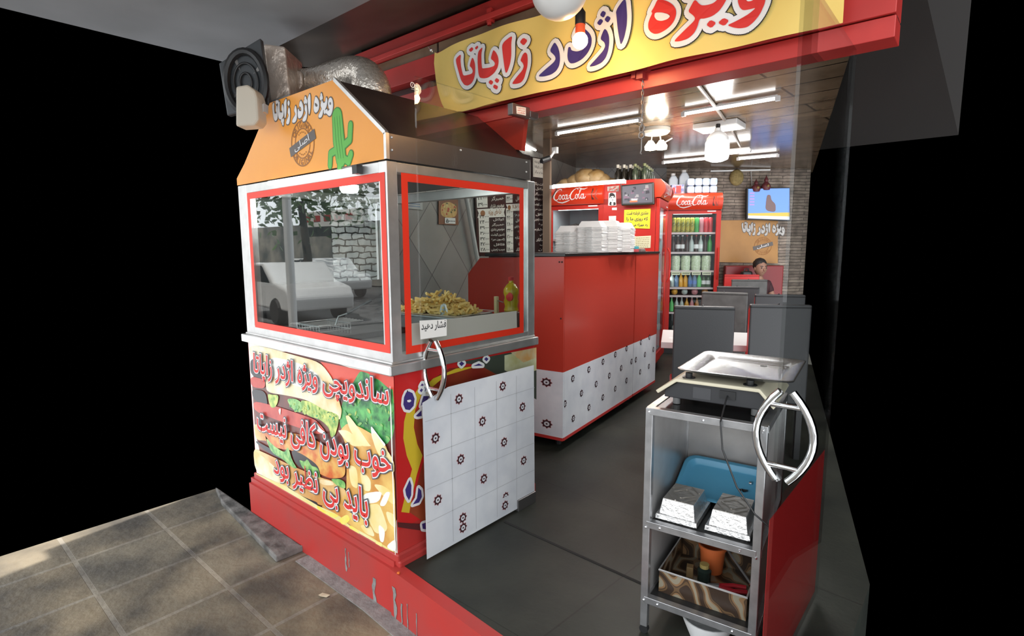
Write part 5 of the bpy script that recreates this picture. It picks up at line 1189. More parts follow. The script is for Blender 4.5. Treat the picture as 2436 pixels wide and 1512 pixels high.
m_ = MB(); m_.tube([a, b], .014, 10); m_.build('tube', TUBE, t); m_ = MB(); m_.bar(a+Vector((0, 0, .025)), b+Vector((0, 0, .025)), .04, .025); m_.build('batten', WHITE, t)
# cctv camera
t = thing('cctv_camera', 'small dark bullet camera high on the wall by the column', 'camera', at(1308, 376, 5.6))
m_ = MB(); m_.tube([(0, 0, 0), (-.045, -.07, -.03)], [.028, .03], 14); m_.build('body', BLACK, t, smooth=True)
m_ = MB(); m_.tube([(0, 0, 0), (.02, .03, .05), (.01, .06, .08)], .012, 8); m_.box((.02, .06, .08), (.06, .03, .06)); m_.build('mount', WHITE, t)
m_ = MB(); m_.lathe([(.022, 0), (0, .006)], (-.048, -.075, -.031), 12, 'Y'); m_.build('lens', mat('lens_glass', (0.02, 0.02, 0.03), 0.05), t)
# ================================================================= BACK WALL
BD = Vector((math.cos(BA), math.sin(BA), 0)); BN = Vector((math.sin(BA), -math.cos(BA), 0)); BP = Vector(BW0)+BN*.004
bq = lambda pts, lift=0.0: [onP(p, BP+BN*lift, BN) for p in pts]
t = thing('wall_sign', 'orange printed panel with grey-white lettering on the stone back wall', 'sign', (0, 0, 0))
q = bq(((1700, 524), (1850, 523), (1850, 626), (1700, 623)), .006); m_ = MB(); m_.prism(q, BN*.006); m_.build('panel', mat('dim_orange_vinyl', (0.44, 0.21, 0.05), 0.4, noise=(0.36, 0.165, 0.035), nscale=3), t)
m_ = MB(); q = bq(((1765, 529), (1866, 529), (1866, 559), (1765, 559)), .0135)
F_ = bil(q); put_name(m_, lambda x, y, l: F_((x-gx0)/(gx1-gx0), (y-gz0)/(gz1-gz0))+BN*l, {'r': 0, 'b': 0, 'w': 1, 'o': 0, 'k': 1}, .009, .014, .0012, only=lambda g: True)
m_.build('lettering', [mat('grey_white_ink', (0.5, 0.48, 0.46), 0.6), GREYI], t, keep=True)
m_ = MB(); c = bq(((1815, 585),), .0135)[0]; stamp(m_, c, BD, (0, 0, 1), BN, .125, (0, 1, 2)); m_.build('stamp_mark', [BROWN, GREYI, WINK], t, keep=True)
t = thing('television', 'flat television with a blue picture on the stone back wall', 'television', (0, 0, 0))
q = [onP(p, BP+BN*.12, BN) for p in ((1777, 447), (1880, 445), (1880, 526), (1776, 522))]
m_ = MB(); m_.prism(q, -BN*.05); m_.build('casing', BLACK, t, bevel=.006); f = bil([p+BN*.002 for p in q]); m_ = MB()
fl = lambda x, y, l: f(x, y)+BN*.001*l
m_.m(0).poly([fl(x, y, 0) for x, y in ((.03, .04), (.98, .04), (.98, .97), (.03, .97))])
m_.m(1).poly([fl(x, y, 1) for x, y in ((.03, .04), (.98, .04), (.98, .14), (.03, .13))]); m_.m(2).poly([fl(x, y, 2) for x, y in ((.03, .13), (.98, .14), (.98, .26), (.03, .2))])
m_.m(3).poly([fl(x, y, 3) for x, y in smooth2([(.42, .3), (.44, .62), (.46, .78), (.54, .78), (.56, .62), (.66, .5), (.66, .25)])]); m_.m(4)
for k in range(5): m_.poly([fl(x, y, 4) for x, y in ((.06, .45+k*.09), (.17, .45+k*.09), (.17, .5+k*.09), (.06, .5+k*.09))])
m_.build('screen', [em('tv_blue', (0.12, 0.24, 0.62), .9), em('tv_pale', (0.5, 0.55, 0.68), .8), em('tv_yellow', (0.5, 0.36, 0.06), .8), em('tv_brown', (0.16, 0.1, 0.1), .5), em('tv_mauve', (0.3, 0.22, 0.5), .8)], t, keep=True)
m_ = MB(); cc = f(.5, .5)-BN*.08; m_.box(cc, (.1, .06, .1), rz=BA); m_.build('bracket', BLACK, t)
for px, py, lab in ((1798, 447, 'small dark red ornament on the television, the lower one'), (1822, 443, 'taller dark ornament with a finial on the television top')):
    P = onP((px, py), BP+BN*.1, BN); t = thing('ornament', lab, 'ornament', P, BA, 'ornaments on the television')
    k = 1.25 if px > 1810 else 1
    m_ = MB(); m_.lathe([(0, -.06), (.05, -.05), (.065, -.01), (.05, .03), (.02, .05*k), (.03, .07*k), (.01, .1*k), (0, .13*k)], n=12); m_.build('body', mat('dark_red_clay', (0.12, 0.025, 0.03), 0.5), t, smooth=True)
    m_ = MB(); m_.ball((0, -.06, 0), .02, 8, 6); m_.build('boss', mat('dull_gold', (0.25, 0.16, 0.05), 0.4), t)
t = thing('straw_plate', 'round straw-coloured woven plate hung on the stone back wall', 'decoration', onP((1753, 422), BP+BN*.03, BN), BA)
m_ = MB(); m_.lathe([(0, -.035), (.04, -.033), (.08, -.02), (.098, 0), (.1, .012), (.085, .015), (0, .012)], n=24, ax='Y', sy=1.12)
m_.build('plate', mat('straw', (0.3, 0.22, 0.085), 0.8, noise=(0.2, 0.14, 0.05), nscale=30), t, smooth=True)
m_ = MB(); m_.tube([(0, 0, .11), (0, .0, .16)], .004, 6); m_.build('hanger', INK, t)
m_ = MB(); a, b = bq(((1690, 407), (1832, 404)), .012); m_.bar(a, b, .02, .018); struct(m_.build('trim_2', WHITE))
m_ = MB(); a = bq(((1786, 405), (1789, 446)), .012); m_.tube(a, .008, 6); t = m_.build('cable_conduit', mat('grey_conduit', (0.35, 0.33, 0.32), 0.5)); tag(t, 'grey cable conduit running down to the television', 'conduit')
# ================================================================= CHAIRS AND TABLES
LBLK = mat('black_leatherette', (0.028, 0.028, 0.03), 0.42, bump=.04, bscale=120); LGRY = mat('grey_leatherette', (0.085, 0.083, 0.08), 0.5, noise=(0.06, 0.058, 0.056), nscale=15); LRED = mat('red_leatherette', (0.5, 0.02, 0.018), 0.4)
def chair(label, P, rz, w=.385, h=1.02, rear=LBLK, front=LRED, side=LRED):
    t = thing('dining_chair', label, 'chair', (P.x, P.y, 0), rz, 'leatherette dining chairs')
    m_ = MB(); m_.bx(-w/2+.004, w/2-.004, .012, .07, .40, h-.008); m_.build('backrest', side, t, bevel=.01)
    m_ = MB(); m_.bx(-w/2, w/2, 0, .02, .38, h); m_.bx(-w/2, w/2, 0, .045, h-.028, h+.004); tag(m_.build('back_cover', rear, t, bevel=.009), 'dark rear cover')
    m_ = MB(); m_.bx(-w/2+.006, w/2-.006, .066, .085, .46, h-.03); m_.build('front_cover', front, t, bevel=.008)
    m_ = MB(); m_.bx(-w/2, w/2, .02, .42, .40, .48); m_.build('seat', front, t, bevel=.015)
    m_ = MB(); m_.tube([(-.01, .022, h+.004), (-.004, .035, h+.006)], .006, 6); m_.build('seam_tab', LBLK, t)
    for sx_ in (-1, 1):
        for y in (.04, .38):
            m_ = MB(); m_.bar((sx_*(w/2-.03), y, 0), (sx_*(w/2-.03), y, .40), .035, .035, (0, 1, 0)); m_.build('leg', LBLK, t)
    return t
def cat_(px, fw): P = at(px, 600, fw); P.z = 0; return P
chair('black dining chair nearest the trolley, seen from behind', cat_(1681, 3.52), math.radians(26), .375, 1.02)
chair('grey-backed dining chair with red side, just behind the nearest black chair', cat_(1728, 4.7), math.radians(14), .375, 1.015, LGRY)
chair('black-topped dining chair with red edges behind the grey-backed one', cat_(1760, 5.4), math.radians(24), .39, 1.015, LBLK)
chair('grey dining chair in front of the seated boy', cat_(1787, 6.5), math.radians(30), .40, 1.02, LGRY)
chair('bright red dining chair between the grey chair and the boy', cat_(1768, 6.98), math.radians(30), .42, 1.055, LRED)
chair('black dining chair with a red side at the picture margin, nearer one', cat_(1866, 3.5), math.radians(30), .37, 1.03)
chair('black dining chair at the picture margin, the farther one', cat_(1862, 4.62), math.radians(24), .39, 1.0)
DRED = mat('dark_red_leatherette', (0.2, 0.012, 0.014), 0.4)
BS = cat_(1796, 7.72); t = thing('bench_seat', 'dark red high-backed bench against the stone wall where the boy sits', 'bench', BS, YAW)
m_ = MB(); m_.bx(-.41, .41, -.02, .07, .05, 1.15); m_.build('backrest', DRED, t, bevel=.015); m_ = MB(); m_.bx(-.41, .41, -.42, -.021, .05, .46); m_.build('seat', DRED, t, bevel=.015)
t = thing('bag', 'black bag resting on the dark red bench beside the boy', 'bag', cat_(1778, 7.55)+Vector((0, 0, .462)), YAW)
m_ = MB(); m_.box((0, 0, .31), (.17, .12, .62), taper=.85); m_.build('body', BLACK, t, bevel=.03, seg=3); m_ = MB(); m_.tube([(-.04, 0, .6), (-.02, 0, .65), (.02, 0, .65), (.04, 0, .6)], .008, 8); m_.build('handle', BLACK, t)
def table(label, P, rz, w, d):
    t = thing('dining_table', label, 'table', (P.x, P.y, 0), rz, 'white dining tables')
    m_ = MB(); m_.bx(-w/2, w/2, -d/2, d/2, .69, .735); m_.build('tabletop', mat('white_table_laminate', (0.72, 0.72, 0.72), 0.3), t, bevel=.004)
    m_ = MB(); m_.lathe([(.2, 0), (.2, .02), (.03, .035), (.03, .69), (0, .69)], n=16); m_.build('pedestal', STEEL, t); return t
table('white dining table behind the nearest black chair', cat_(1702, 4.05), math.radians(24), .72, .62)
t = thing('wall_socket', 'small white socket box on the end of the white table edge', 'socket', cat_(1613, 4.02)+Vector((0, 0, .712)), math.radians(24))
m_ = MB(); m_.box((0, -.0, 0), (.09, .05, .05)); m_.build('box', WHITE, t, bevel=.004); m_ = MB(); m_.box((0, -.026, 0), (.04, .004, .03)); m_.build('plate', mat('socket_grey', (0.3, 0.3, 0.3), .5), t)
# ---- the boy
bp0 = cat_(1811, 7.45); bo_rz = math.radians(BA*0)+YAW
SKIN = mat('boy_skin', (0.32, 0.17, 0.115), 0.55); HAIR = mat('dark_hair', (0.014, 0.011, 0.01), 0.6, bump=.5, bscale=90); SHIRT = mat('dark_maroon_shirt', (0.05, 0.016, 0.02), 0.8)
t = thing('person', 'boy with short dark hair in a dark maroon shirt seated behind the red chairs', 'person', bp0, YAW+math.radians(6))
def skin(name, verts, edges, radii, m, parent, sub=2):
    me = bpy.data.meshes.new(name); me.from_pydata(verts, edges, []); o = bpy.data.objects.new(name, me); COL.objects.link(o); o.parent = parent
    md = o.modifiers.new('skin', 'SKIN'); s = o.modifiers.new('sub', 'SUBSURF'); s.levels = s.render_levels = sub
    for i, r in enumerate(radii): me.skin_vertices[0].data[i].radius = (r, r) if not isinstance(r, tuple) else r
    me.skin_vertices[0].data[0].use_root = True; me.materials.append(m); md.use_smooth_shade = True; return o
# faces the street (local -y)
skin('body', [(0, .05, .50), (0, .05, .70), (0, .04, .88), (0, .02, .975), (0, .0, 1.04), (-.13, .03, .90), (.13, .03, .90), (-.19, -.02, .72), (.19, -.02, .72), (-.10, -.2, .745), (.10, -.2, .745), (-.07, -.1, .47), (.07, -.1, .47), (-.08, -.3, .46), (.08, -.3, .46), (-.08, -.32, .08), (.08, -.32, .08)],
     [(0, 1), (1, 2), (2, 3), (3, 4), (2, 5), (2, 6), (5, 7), (6, 8), (7, 9), (8, 10), (0, 11), (0, 12), (11, 13), (12, 14), (13, 15), (14, 16)],
     [.11, .11, .12, .05, .045, .06, .06, .04, .04, .03, .03, .07, .07, .055, .055, .04, .04], SKIN, t)
skin('shirt', [(0, .05, .52), (0, .05, .70), (0, .04, .88), (0, .025, .96), (-.13, .03, .90), (.13, .03, .90), (-.17, 0, .78), (.17, 0, .78)], [(0, 1), (1, 2), (2, 3), (2, 4), (2, 5), (4, 6), (5, 7)], [.125, .125, .135, .062, .072, .072, .055, .055], SHIRT, t)
skin('trousers', [(0, .05, .50), (-.07, -.1, .47), (.07, -.1, .47), (-.08, -.3, .46), (.08, -.3, .46), (-.08, -.32, .1), (.08, -.32, .1)], [(0, 1), (0, 2), (1, 3), (2, 4), (3, 5), (4, 6)], [.12, .08, .08, .065, .065, .05, .05], BLACK, t)
m_ = MB(); m_.ball((0, 0, 1.125), .1, 20, 14, (.78, .92, 1.15))
hv = []
for v in m_.v:
    x, y, z = v; dz = z-1.125
    if dz < -.04: x *= 1-.35*min((-dz-.04)/.08, 1); 
    hv.append((x, y, z))
m_.v = hv
m_.ball((0, -.093, 1.105), .017, 8, 6, (.8, 1, 1.3)); m_.ball((0, -.083, 1.072), .02, 8, 6, (1.2, .5, .35))
for sx_ in (-1, 1): m_.ball((sx_*.078, .005, 1.115), .024, 8, 6, (.4, .7, 1.2))
m_.build('head', SKIN, t, smooth=True)
m_ = MB()
for sx_ in (-1, 1): m_.ball((sx_*.03, -.083, 1.128), .011, 8, 6, (1.2, .6, .7)); m_.bar((sx_*.014, -.09, 1.15), (sx_*.048, -.08, 1.152), .008, .008)
m_.build('eyes', HAIR, t)
m_ = MB(); m_.ball((0, .02, 1.165), .1, 20, 12, (.86, .98, .95)); hv = []
for x, y, z in m_.v:
    if y < -.03 and z < 1.175: y = -.03+(y+.03)*.2; z = max(z, 1.165)
    if z < 1.10: z = 1.10
    hv.append((x+random.uniform(-.004, .004), y+random.uniform(-.004, .004), z+random.uniform(-.003, .006)))
m_.v = hv; m_.build('hair', HAIR, t, smooth=True)
# ================================================================= SCALE TROLLEY
A = onZ((1548, 968), .85); B = onZ((1818, 1011), .85); cx = (B-A).normalized(); ca_ = math.atan2(cx.y, cx.x); TWd = (B-A).length; TD = .46; TH = .85
tr = thing('trolley', 'worn stainless steel trolley with open shelves carrying a price scale', 'trolley', (A.x, A.y, 0), ca_)
FRM = mat('worn_trolley_steel', (0.5, 0.5, 0.51), 0.32, 0.85, noise=(0.38, 0.38, 0.39), nscale=20); PLT = mat('trolley_sheet', (0.55, 0.54, 0.53), 0.3, 0.5, noise=(0.42, 0.4, 0.39), nscale=5); ps = .026
for x in (0, TWd):
    for y in (0, TD):
        m_ = MB(); m_.bx(x-ps/2, x+ps/2, y-ps/2, y+ps/2, .03, TH); m_.build('post', FRM, tr, bevel=.002)
ZS1, ZS2 = .424, .135
for nm, z in (('top_rail', TH-.012), ('shelf_rail', ZS1), ('shelf_rail', ZS2)):
    m_ = MB(); k = .012
    m_.bx(0, TWd, -ps/2-.001, ps/2, z-k, z+k+.0012); m_.bx(0, TWd, TD-ps/2, TD+ps/2, z-k, z+k+.0012); m_.bx(-ps/2-.0014, ps/2, 0.001, TD, z-k-.0006, z+k+.0006); m_.bx(TWd-ps/2, TWd+ps/2+.0014, 0.001, TD, z-k-.0006, z+k+.0006)
    m_.build(nm, FRM, tr, bevel=.0015)
m_ = MB(); m_.bx(.005, TWd-.005, .005, TD-.005, TH-.008, TH-.002); m_.build('top_plate', mat('black_glossy_sheet', (0.012, 0.012, 0.012), 0.15), tr)
for z in (ZS1, ZS2):
    m_ = MB(); m_.bx(.005, TWd-.005, .005, TD-.005, z+.004, z+.009); m_.build('shelf', mat('dark_shelf_sheet', (0.03, 0.03, 0.03), 0.35, 0.3), tr)
m_ = MB(); m_.bx(.002, TWd-.002, TD-.006, TD-.002, ZS2, TH-.03); m_.build('back_sheet', PLT, tr)
m_ = MB(); m_.bx(.002, .006, 0, TD, ZS2, TH-.03); m_.bx(TWd-.006, TWd-.002, .0, TD, ZS2, TH-.03); m_.build('side_sheet', PLT, tr)
for x, z in ((0, TH-.012), (TWd*.5, TH-.012), (TWd, TH-.012), (0, ZS1-.01), (.05, ZS1), (TWd-.05, ZS1), (TWd, ZS1-.01), (0, ZS2), (.05, ZS2), (TWd-.06, ZS2)):
    m_ = MB(); m_.ball((x, -ps/2-.002, z), .0045, 8, 5); m_.build('rivet', CHROME, tr)
for x in (0, TWd):
    for y in (0, TD): m_ = MB(); m_.lathe([(.0, -.01), (.016, -.01), (.016, .01), (0, .01)], (x, y, .016), 12, 'Y'); m_.build('caster', BLACK, tr)
trp = lambda x, y, z: Vector((A.x, A.y, 0)) + rot(Vector((x, y, z)), ca_)
# scale
sc = thing('price_scale', 'cream and dark price scale with a steel pan on the trolley top', 'scale', trp(.0, .0, TH), ca_)
m_ = MB(); pr = [(-.005, .046), (.065, .098), (.335, .098), (.385, .046), (.378, .036), (.333, .086), (.068, .086), (.004, .036)]
sy0, sy1 = .06, .40
m_.prism([(x, sy0, z) for x, z in pr], (0, sy1-sy0, 0)); m_.build('cover', CREAM, sc, bevel=.003)
m_ = MB(); m_.prism([(.02, .085, .022), (.36, .085, .022), (.36, .085, .048), (.33, .085, .084), (.07, .085, .084), (.02, .085, .048)], (0, .30, 0)); m_.build('body', mat('dark_scale_plastic', (0.03, 0.03, 0.033), 0.45), sc, bevel=.003)
m_ = MB(); m_.box((.235, .086, .058), (.05, .012, .028)); m_.build('socket', BLACK, sc)
m_ = MB(); m_.box((.15, .0855, .052), (.06, .004, .04)); m_.build('rating_plate', mat('dark_plate', (0.06, 0.06, 0.065), .4), sc)
for x in (.06, .32):
    for y in (.1, .36): m_ = MB(); m_.lathe([(.013, 0.0), (.013, .022), (0, .022)], (x, y, 0.0), 12); m_.build('foot', mat('grey_rubber', (0.12, 0.12, 0.12), .6), sc)
for x, y in ((.10, .10), (.30, .10), (.10, .36), (.30, .36)): m_ = MB(); m_.lathe([(.022, .098), (.022, .101), (.012, .101), (.012, .116), (0, .116)], (x, y, 0), 12); m_.build('pan_support', BLACK, sc)
m_ = MB(); x0, x1, y0, y1 = .068, .43, .055, .46; zz = .134
ring = lambda k, z: [(x0+k, y0+k, z), (x1-k, y0+k, z), (x1-k, y1-k, z), (x0+k, y1-k, z)]
def rr(k, z, r=.03):
    out = []
    for cx_, cy_, a0 in ((x1-k-r, y1-k-r, 0), (x0+k+r, y1-k-r, 90), (x0+k+r, y0+k+r, 180), (x1-k-r, y0+k+r, 270)):
        for i in range(5): a_ = math.radians(a0+i*22.5); out.append((cx_+r*math.cos(a_), cy_+r*math.sin(a_), z))
    return out
lv = [rr(0, zz-.004), rr(-.002, zz), rr(.004, zz+.001), rr(.045, zz-.018), rr(.05, zz-.019)]
N_ = len(lv[0]); m_.add([v for l in lv for v in l], [(i*N_+j, i*N_+(j+1) % N_, (i+1)*N_+(j+1) % N_, (i+1)*N_+j) for i in range(len(lv)-1) for j in range(N_)]+[tuple(4*N_+j for j in range(N_))])
m_.build('pan', mat('polished_pan', (0.2, 0.2, 0.205), 0.24, 0.7), sc, smooth=True, solid=.0015)
m_ = MB(); m_.tube([(.235, .078, .056), (.235, .055, .045), (.238, -.025, -.005), (.25, -.035, -.09), (.30, -.045, -.2), (.36, -.06, -.27), (.42, -.06, -.31)], .0028, 6); m_.build('cable', BLACK, sc)
# foil containers
FOIL = mat('bright_foil', (0.8, 0.79, 0.78), 0.26, 0.9, bump=.4, bscale=80); FOILD = mat('foil_lid', (0.55, 0.52, 0.48), 0.28, 0.9, bump=.25, bscale=40)
def foil(label, x, y, rz):
    t = thing('foil_container', label, 'container', trp(x, y, ZS1+.0095), ca_+rz, 'foil containers on the trolley shelf')
    m_ = MB(); a, b = .068, .095
    m_.prism([(-a, -b, 0), (a, -b, 0), (a, b, 0), (-a, b, 0)], (0, 0, .004)); m_.box((0, 0, .013), (a*2+.012, b*2+.012, .018), taper=.97); m_.box((0, 0, .046), (a*1.86, b*1.86, .055), taper=.86); m_.build('tray', FOIL, t, bevel=.005, seg=3)
    m_ = MB(); a2, b2 = a*.79, b*.79; m_.bx(-a2, a2, -b2, b2, .073, .0745)
    for P_, Q_ in (((-.75, .0), (0, .55)), ((0, .55), (.75, 0)), ((.75, 0), (0, -.55)), ((0, -.55), (-.75, 0)), ((-.9, -.3), (-.55, -.62)), ((-.55, -.62), (-.2, -.95)), ((.9, -.3), (.2, -.95)), ((-.9, .35), (-.2, .95)), ((.9, .35), (.2, .95))):
        m_.bar((P_[0]*a2, P_[1]*b2, .0745), (Q_[0]*a2, Q_[1]*b2, .0745), .006, .004)
    m_.build('base_pattern', FOILD, t, bevel=.0015); return t
foil('upturned foil container nearer the trolley corner post', .092, .125, 0.0)
foil('upturned foil container in front of the blue tray, farther from the corner post', .262, .135, 0.0)
# blue tray leaning at the back of the shelf
t = thing('serving_tray', 'pale blue plastic tray leaning at the back of the trolley shelf', 'tray', trp(.20, .30, ZS1+.011), ca_)
m_ = MB(); x0, x1, y0, y1 = -.18, .135, 0.0, .22
lv = [rr(-.004, .022, .045), rr(0, .024, .045), rr(.012, .022, .04), rr(.026, .004, .03), rr(.03, .002, .03)]
N_ = len(lv[0]); m_.add([v for l in lv for v in l], [(i*N_+j, i*N_+(j+1) % N_, (i+1)*N_+(j+1) % N_, (i+1)*N_+j) for i in range(len(lv)-1) for j in range(N_)]+[tuple(4*N_+j for j in range(N_))])
o = m_.build('tray', mat('pale_blue_plastic', (0.13, 0.46, 0.7), 0.35), t, smooth=True, solid=.003); o.rotation_euler = (math.radians(24), 0, 0); o.location = (0, -.06, .0)
m_ = MB(); m_.ball((.075, .07, .066), .007, 8, 6); m_.build('screw', CHROME, t)
m_ = MB()
for k in range(5): m_.tube([(.055, .03, .05), (.045+k*.007, .022, .05+.004*math.sin(k*2))], .0035, 5)
m_.build('rubber_band', BLACK, t)
# camouflage-pattern tin with tools
CAMO = bpy.data.materials.new('swirl_pattern_tin'); CAMO.use_nodes = True; nt_ = CAMO.node_tree; b_ = nt_.nodes['Principled BSDF']; b_.inputs['Roughness'].default_value = .35
wv = nt_.nodes.new('ShaderNodeTexWave'); wv.inputs['Scale'].default_value = 2.2; wv.inputs['Distortion'].default_value = 14; wv.inputs['Detail'].default_value = 1.0; wv.inputs['Detail Scale'].default_value = 3.5; tc_ = nt_.nodes.new('ShaderNodeTexCoord'); rp_ = nt_.nodes.new('ShaderNodeValToRGB')
rp_.color_ramp.interpolation = 'CONSTANT'; els = rp_.color_ramp.elements; els[0].color = (.035, .02, .012, 1); els[0].position = 0; els[1].color = (.12, .07, .033, 1); els[1].position = .3
for ps_, c_ in ((.5, (.06, .035, .02, 1)), (.65, (.22, .125, .06, 1)), (.88, (.24, .21, .15, 1))): e_ = els.new(ps_); e_.color = c_
nt_.links.new(tc_.outputs['Object'], wv.inputs[0]); nt_.links.new(wv.outputs[0], rp_.inputs[0]); nt_.links.new(rp_.outputs[0], b_.inputs[0])
t = thing('pattern_tin', 'open rectangular tin with a brown swirl pattern on the lower trolley shelf', 'tin', trp(.183, .20, ZS2+.0095), ca_)
m_ = MB(); w_, d_, h_ = .30, .30, .085; e_ = .004
m_.bx(-w_/2, w_/2, -d_/2, d_/2, 0, e_)
m_.bx(-w_/2, w_/2, -d_/2, -d_/2+e_, e_, h_); m_.bx(-w_/2, w_/2, d_/2-e_, d_/2, e_, h_); m_.bx(-w_/2, -w_/2+e_, -d_/2+e_, d_/2-e_, e_, h_); m_.bx(w_/2-e_, w_/2, -d_/2+e_, d_/2-e_, e_, h_)
m_.build('box', CAMO, t)
m_ = MB(); m_.tube([(-w_/2, -d_/2, h_), (w_/2, -d_/2, h_), (w_/2, d_/2, h_), (-w_/2, d_/2, h_)], .004, 6, closed=True); m_.build('rim', STEEL, t)
t0 = trp(.183, .20, ZS2+.0145)
t = thing('orange_pot', 'orange plastic pot standing in the patterned tin', 'pot', trp(.165, .29, ZS2+.014), 0)
m_ = MB(); m_.lathe([(0, 0), (.04, 0), (.048, .095), (.053, .095), (.053, .108), (.047, .108), (.038, .01), (0, .008)], n=20); m_.build('pot', mat('orange_plastic', (0.6, 0.14, 0.04), 0.4), t, smooth=True)
t = thing('pliers', 'red-handled pliers lying in the patterned tin', 'pliers', trp(.235, .19, ZS2+.022), ca_+.3)
m_ = MB()
for sg in (-1, 1): m_.tube([(-.02, sg*.004, .0), (.03, sg*.018, 0), (.075, sg*.014, .002)], .008, 8)
m_.build('handle', mat('red_grip', (0.45, 0.02, 0.03), 0.3), t, smooth=True); m_ = MB(); m_.tube([(-.02, .0, 0), (-.06, 0, 0)], [.01, .005], 8); m_.build('jaw', STEELD, t)
t = thing('small_jar', 'small dark glass jar with a yellow label in the patterned tin', 'jar', trp(.16, .19, ZS2+.014), 0)
m_ = MB(); m_.lathe([(0, 0), (.024, .0), (.026, .05), (.015, .06), (.015, .065), (0, .065)], n=16); m_.build('body', mat('dark_jar_glass', (0.02, 0.03, 0.025), 0.08), t, smooth=True); m_ = MB(); m_.lathe([(.017, .06), (.017, .074), (0, .074)], n=14); m_.build('lid', mat('mustard_lid', (0.4, 0.3, 0.1), .5), t)
t = thing('wooden_block', 'small wooden block in the patterned tin beside the jar', 'block', trp(.105, .2, ZS2+.036), ca_+.2); m_ = MB(); m_.box((0, 0, 0), (.025, .03, .042)); m_.build('block', mat('tan_wood', (0.25, 0.16, 0.07), 0.6), t, bevel=.002)
t = thing('steel_rod', 'thin steel rod lying across the patterned tin', 'rod', trp(.2, .2, ZS2+.1), ca_); m_ = MB(); m_.tube([(-.02, .13, .03), (.13, -.06, -.005)], .004, 6); m_.build('shaft', STEELD, t); m_ = MB(); m_.ball((.135, -.07, -.006), .01, 10, 6); m_.build('tip', CHROME, t)
t = thing('white_bowl', 'white bowl on the floor under the trolley', 'bowl', trp(.20, .10, 0.001), 0); m_ = MB(); m_.lathe([(0, 0), (.06, 0), (.085, .06), (.095, .085), (.09, .085), (.05, .01), (0, .008)], n=24); m_.build('bowl', WHITE, t, smooth=True)
# ================================================================= DUCTS AND FAN BY THE CANOPY
FOILW = mat('crinkled_foil_wrap', (0.5, 0.4, 0.33), 0.34, 0.45, noise=(0.66, 0.57, 0.5), nscale=9, bump=1.0, bscale=22); FLEX = mat('flexible_duct_foil', (0.78, 0.72, 0.64), 0.26, 0.7, bump=.8, bscale=45)
t = thing('foil_duct', 'foil-wrapped square duct dropping from the canopy behind the booth hood', 'duct', (0, 0, 0))
fd = 3.05
q = [at(x, y, fd) for x, y in ((626, 103), (677, 110), (691, 235), (640, 250))]
m_ = MB(); m_.prism(q, FH*.25); m_.build('duct', FOILW, t, bevel=.01)
m_ = MB(); m_.tube([at(637, 245, fd-.01), at(690, 226, fd-.01)], .006, 6); m_.build('tape_edge', STEELD, t)
q = [at(x, y, fd+.15) for x, y in ((684, 160), (718, 170), (719, 205), (690, 240))]; m_ = MB(); m_.prism(q, FH*.2); m_.build('collar', FOILW, t, bevel=.01)
t = thing('flexible_duct', 'shiny flexible foil duct curving over the booth hood', 'duct', (0, 0, 0))
pts = [at(x, y, f_) for x, y, f_ in ((700, 190, 3.3), (740, 195, 3.3), (790, 188, 3.25), (835, 176, 3.2), (868, 182, 3.15), (888, 210, 3.1), (892, 250, 3.1))]
sp_ = []
for i in range(len(pts)-1):
    for k in range(14):
        u = k/14; p0, p1, p2, p3 = pts[max(i-1, 0)], pts[i], pts[i+1], pts[min(i+2, len(pts)-1)]
        sp_.append(.5*((2*p1)+(p2-p0)*u+(2*p0-5*p1+4*p2-p3)*u*u+(3*p1-p0-3*p2+p3)*u**3))
m_ = MB(); n_ = len(sp_); m_.tube(sp_, [(.062+.028*min(i/30, 1))*(1+.035*(i % 2)) for i in range(n_)], 20); m_.build('hose', FLEX, t, smooth=True)
t = thing('exhaust_fan', 'black box-framed exhaust fan at the edge of the canopy', 'fan', (0, 0, 0))
fx0 = 2.95
q = [at(x, y, fx0) for x, y in ((520, 150), (619, 90), (641, 250), (540, 275))]; m_ = MB(); m_.prism([q[0], q[1], q[2], q[3]], FH*.04); m_.build('frame', mat('black_fan_steel', (0.05, 0.055, 0.06), 0.4), t, bevel=.006)
c_ = at(585, 195, fx0-.01); m_ = MB(); aa, bb = (at(640, 240, fx0-.01)-c_)*.55, (at(612, 110, fx0-.01)-c_)*.72
aa = RH*.10; bb = Vector((0, 0, .15))
for r_, w_ in ((1.0, .02), (.62, .006), (.3, .006)): m_.tube([c_+aa*r_*math.cos(2*math.pi*i/28)+bb*r_*math.sin(2*math.pi*i/28) for i in range(28)], w_, 8, closed=True)
m_.build('guard', BLACK, t, smooth=True)
for i in range(4):
    a_ = i*math.pi/2+.4; m_ = MB(); u_, v_ = math.cos(a_), math.sin(a_)
    m_.prism([c_+FH*.02, c_+aa*(.9*u_-.25*v_)+bb*(.9*v_+.25*u_)-FH*.0, c_+aa*(.9*u_+.25*v_)+bb*(.9*v_-.25*u_)+FH*.03], FH*.004); m_.build('blade', STEELD, t)
t = thing('white_box_unit', 'cream plastic hood of an outdoor light fitting at the canopy edge', 'fitting', (0, 0, 0))
q = [at(x, y, 2.75) for x, y in ((560, 205), (588, 200), (606, 214), (612, 232), (615, 285), (606, 297), (560, 300))]; m_ = MB(); m_.prism(q, FH*.1); m_.build('shade', mat('cream_lamp_plastic', (0.55, 0.49, 0.4), .5), t, bevel=.01)
q = [at(x, y, 2.8) for x, y in ((614, 255), (628, 245), (628, 265), (614, 273))]; m_ = MB(); m_.prism(q, FH*.05); m_.build('end_cap', STEEL, t)
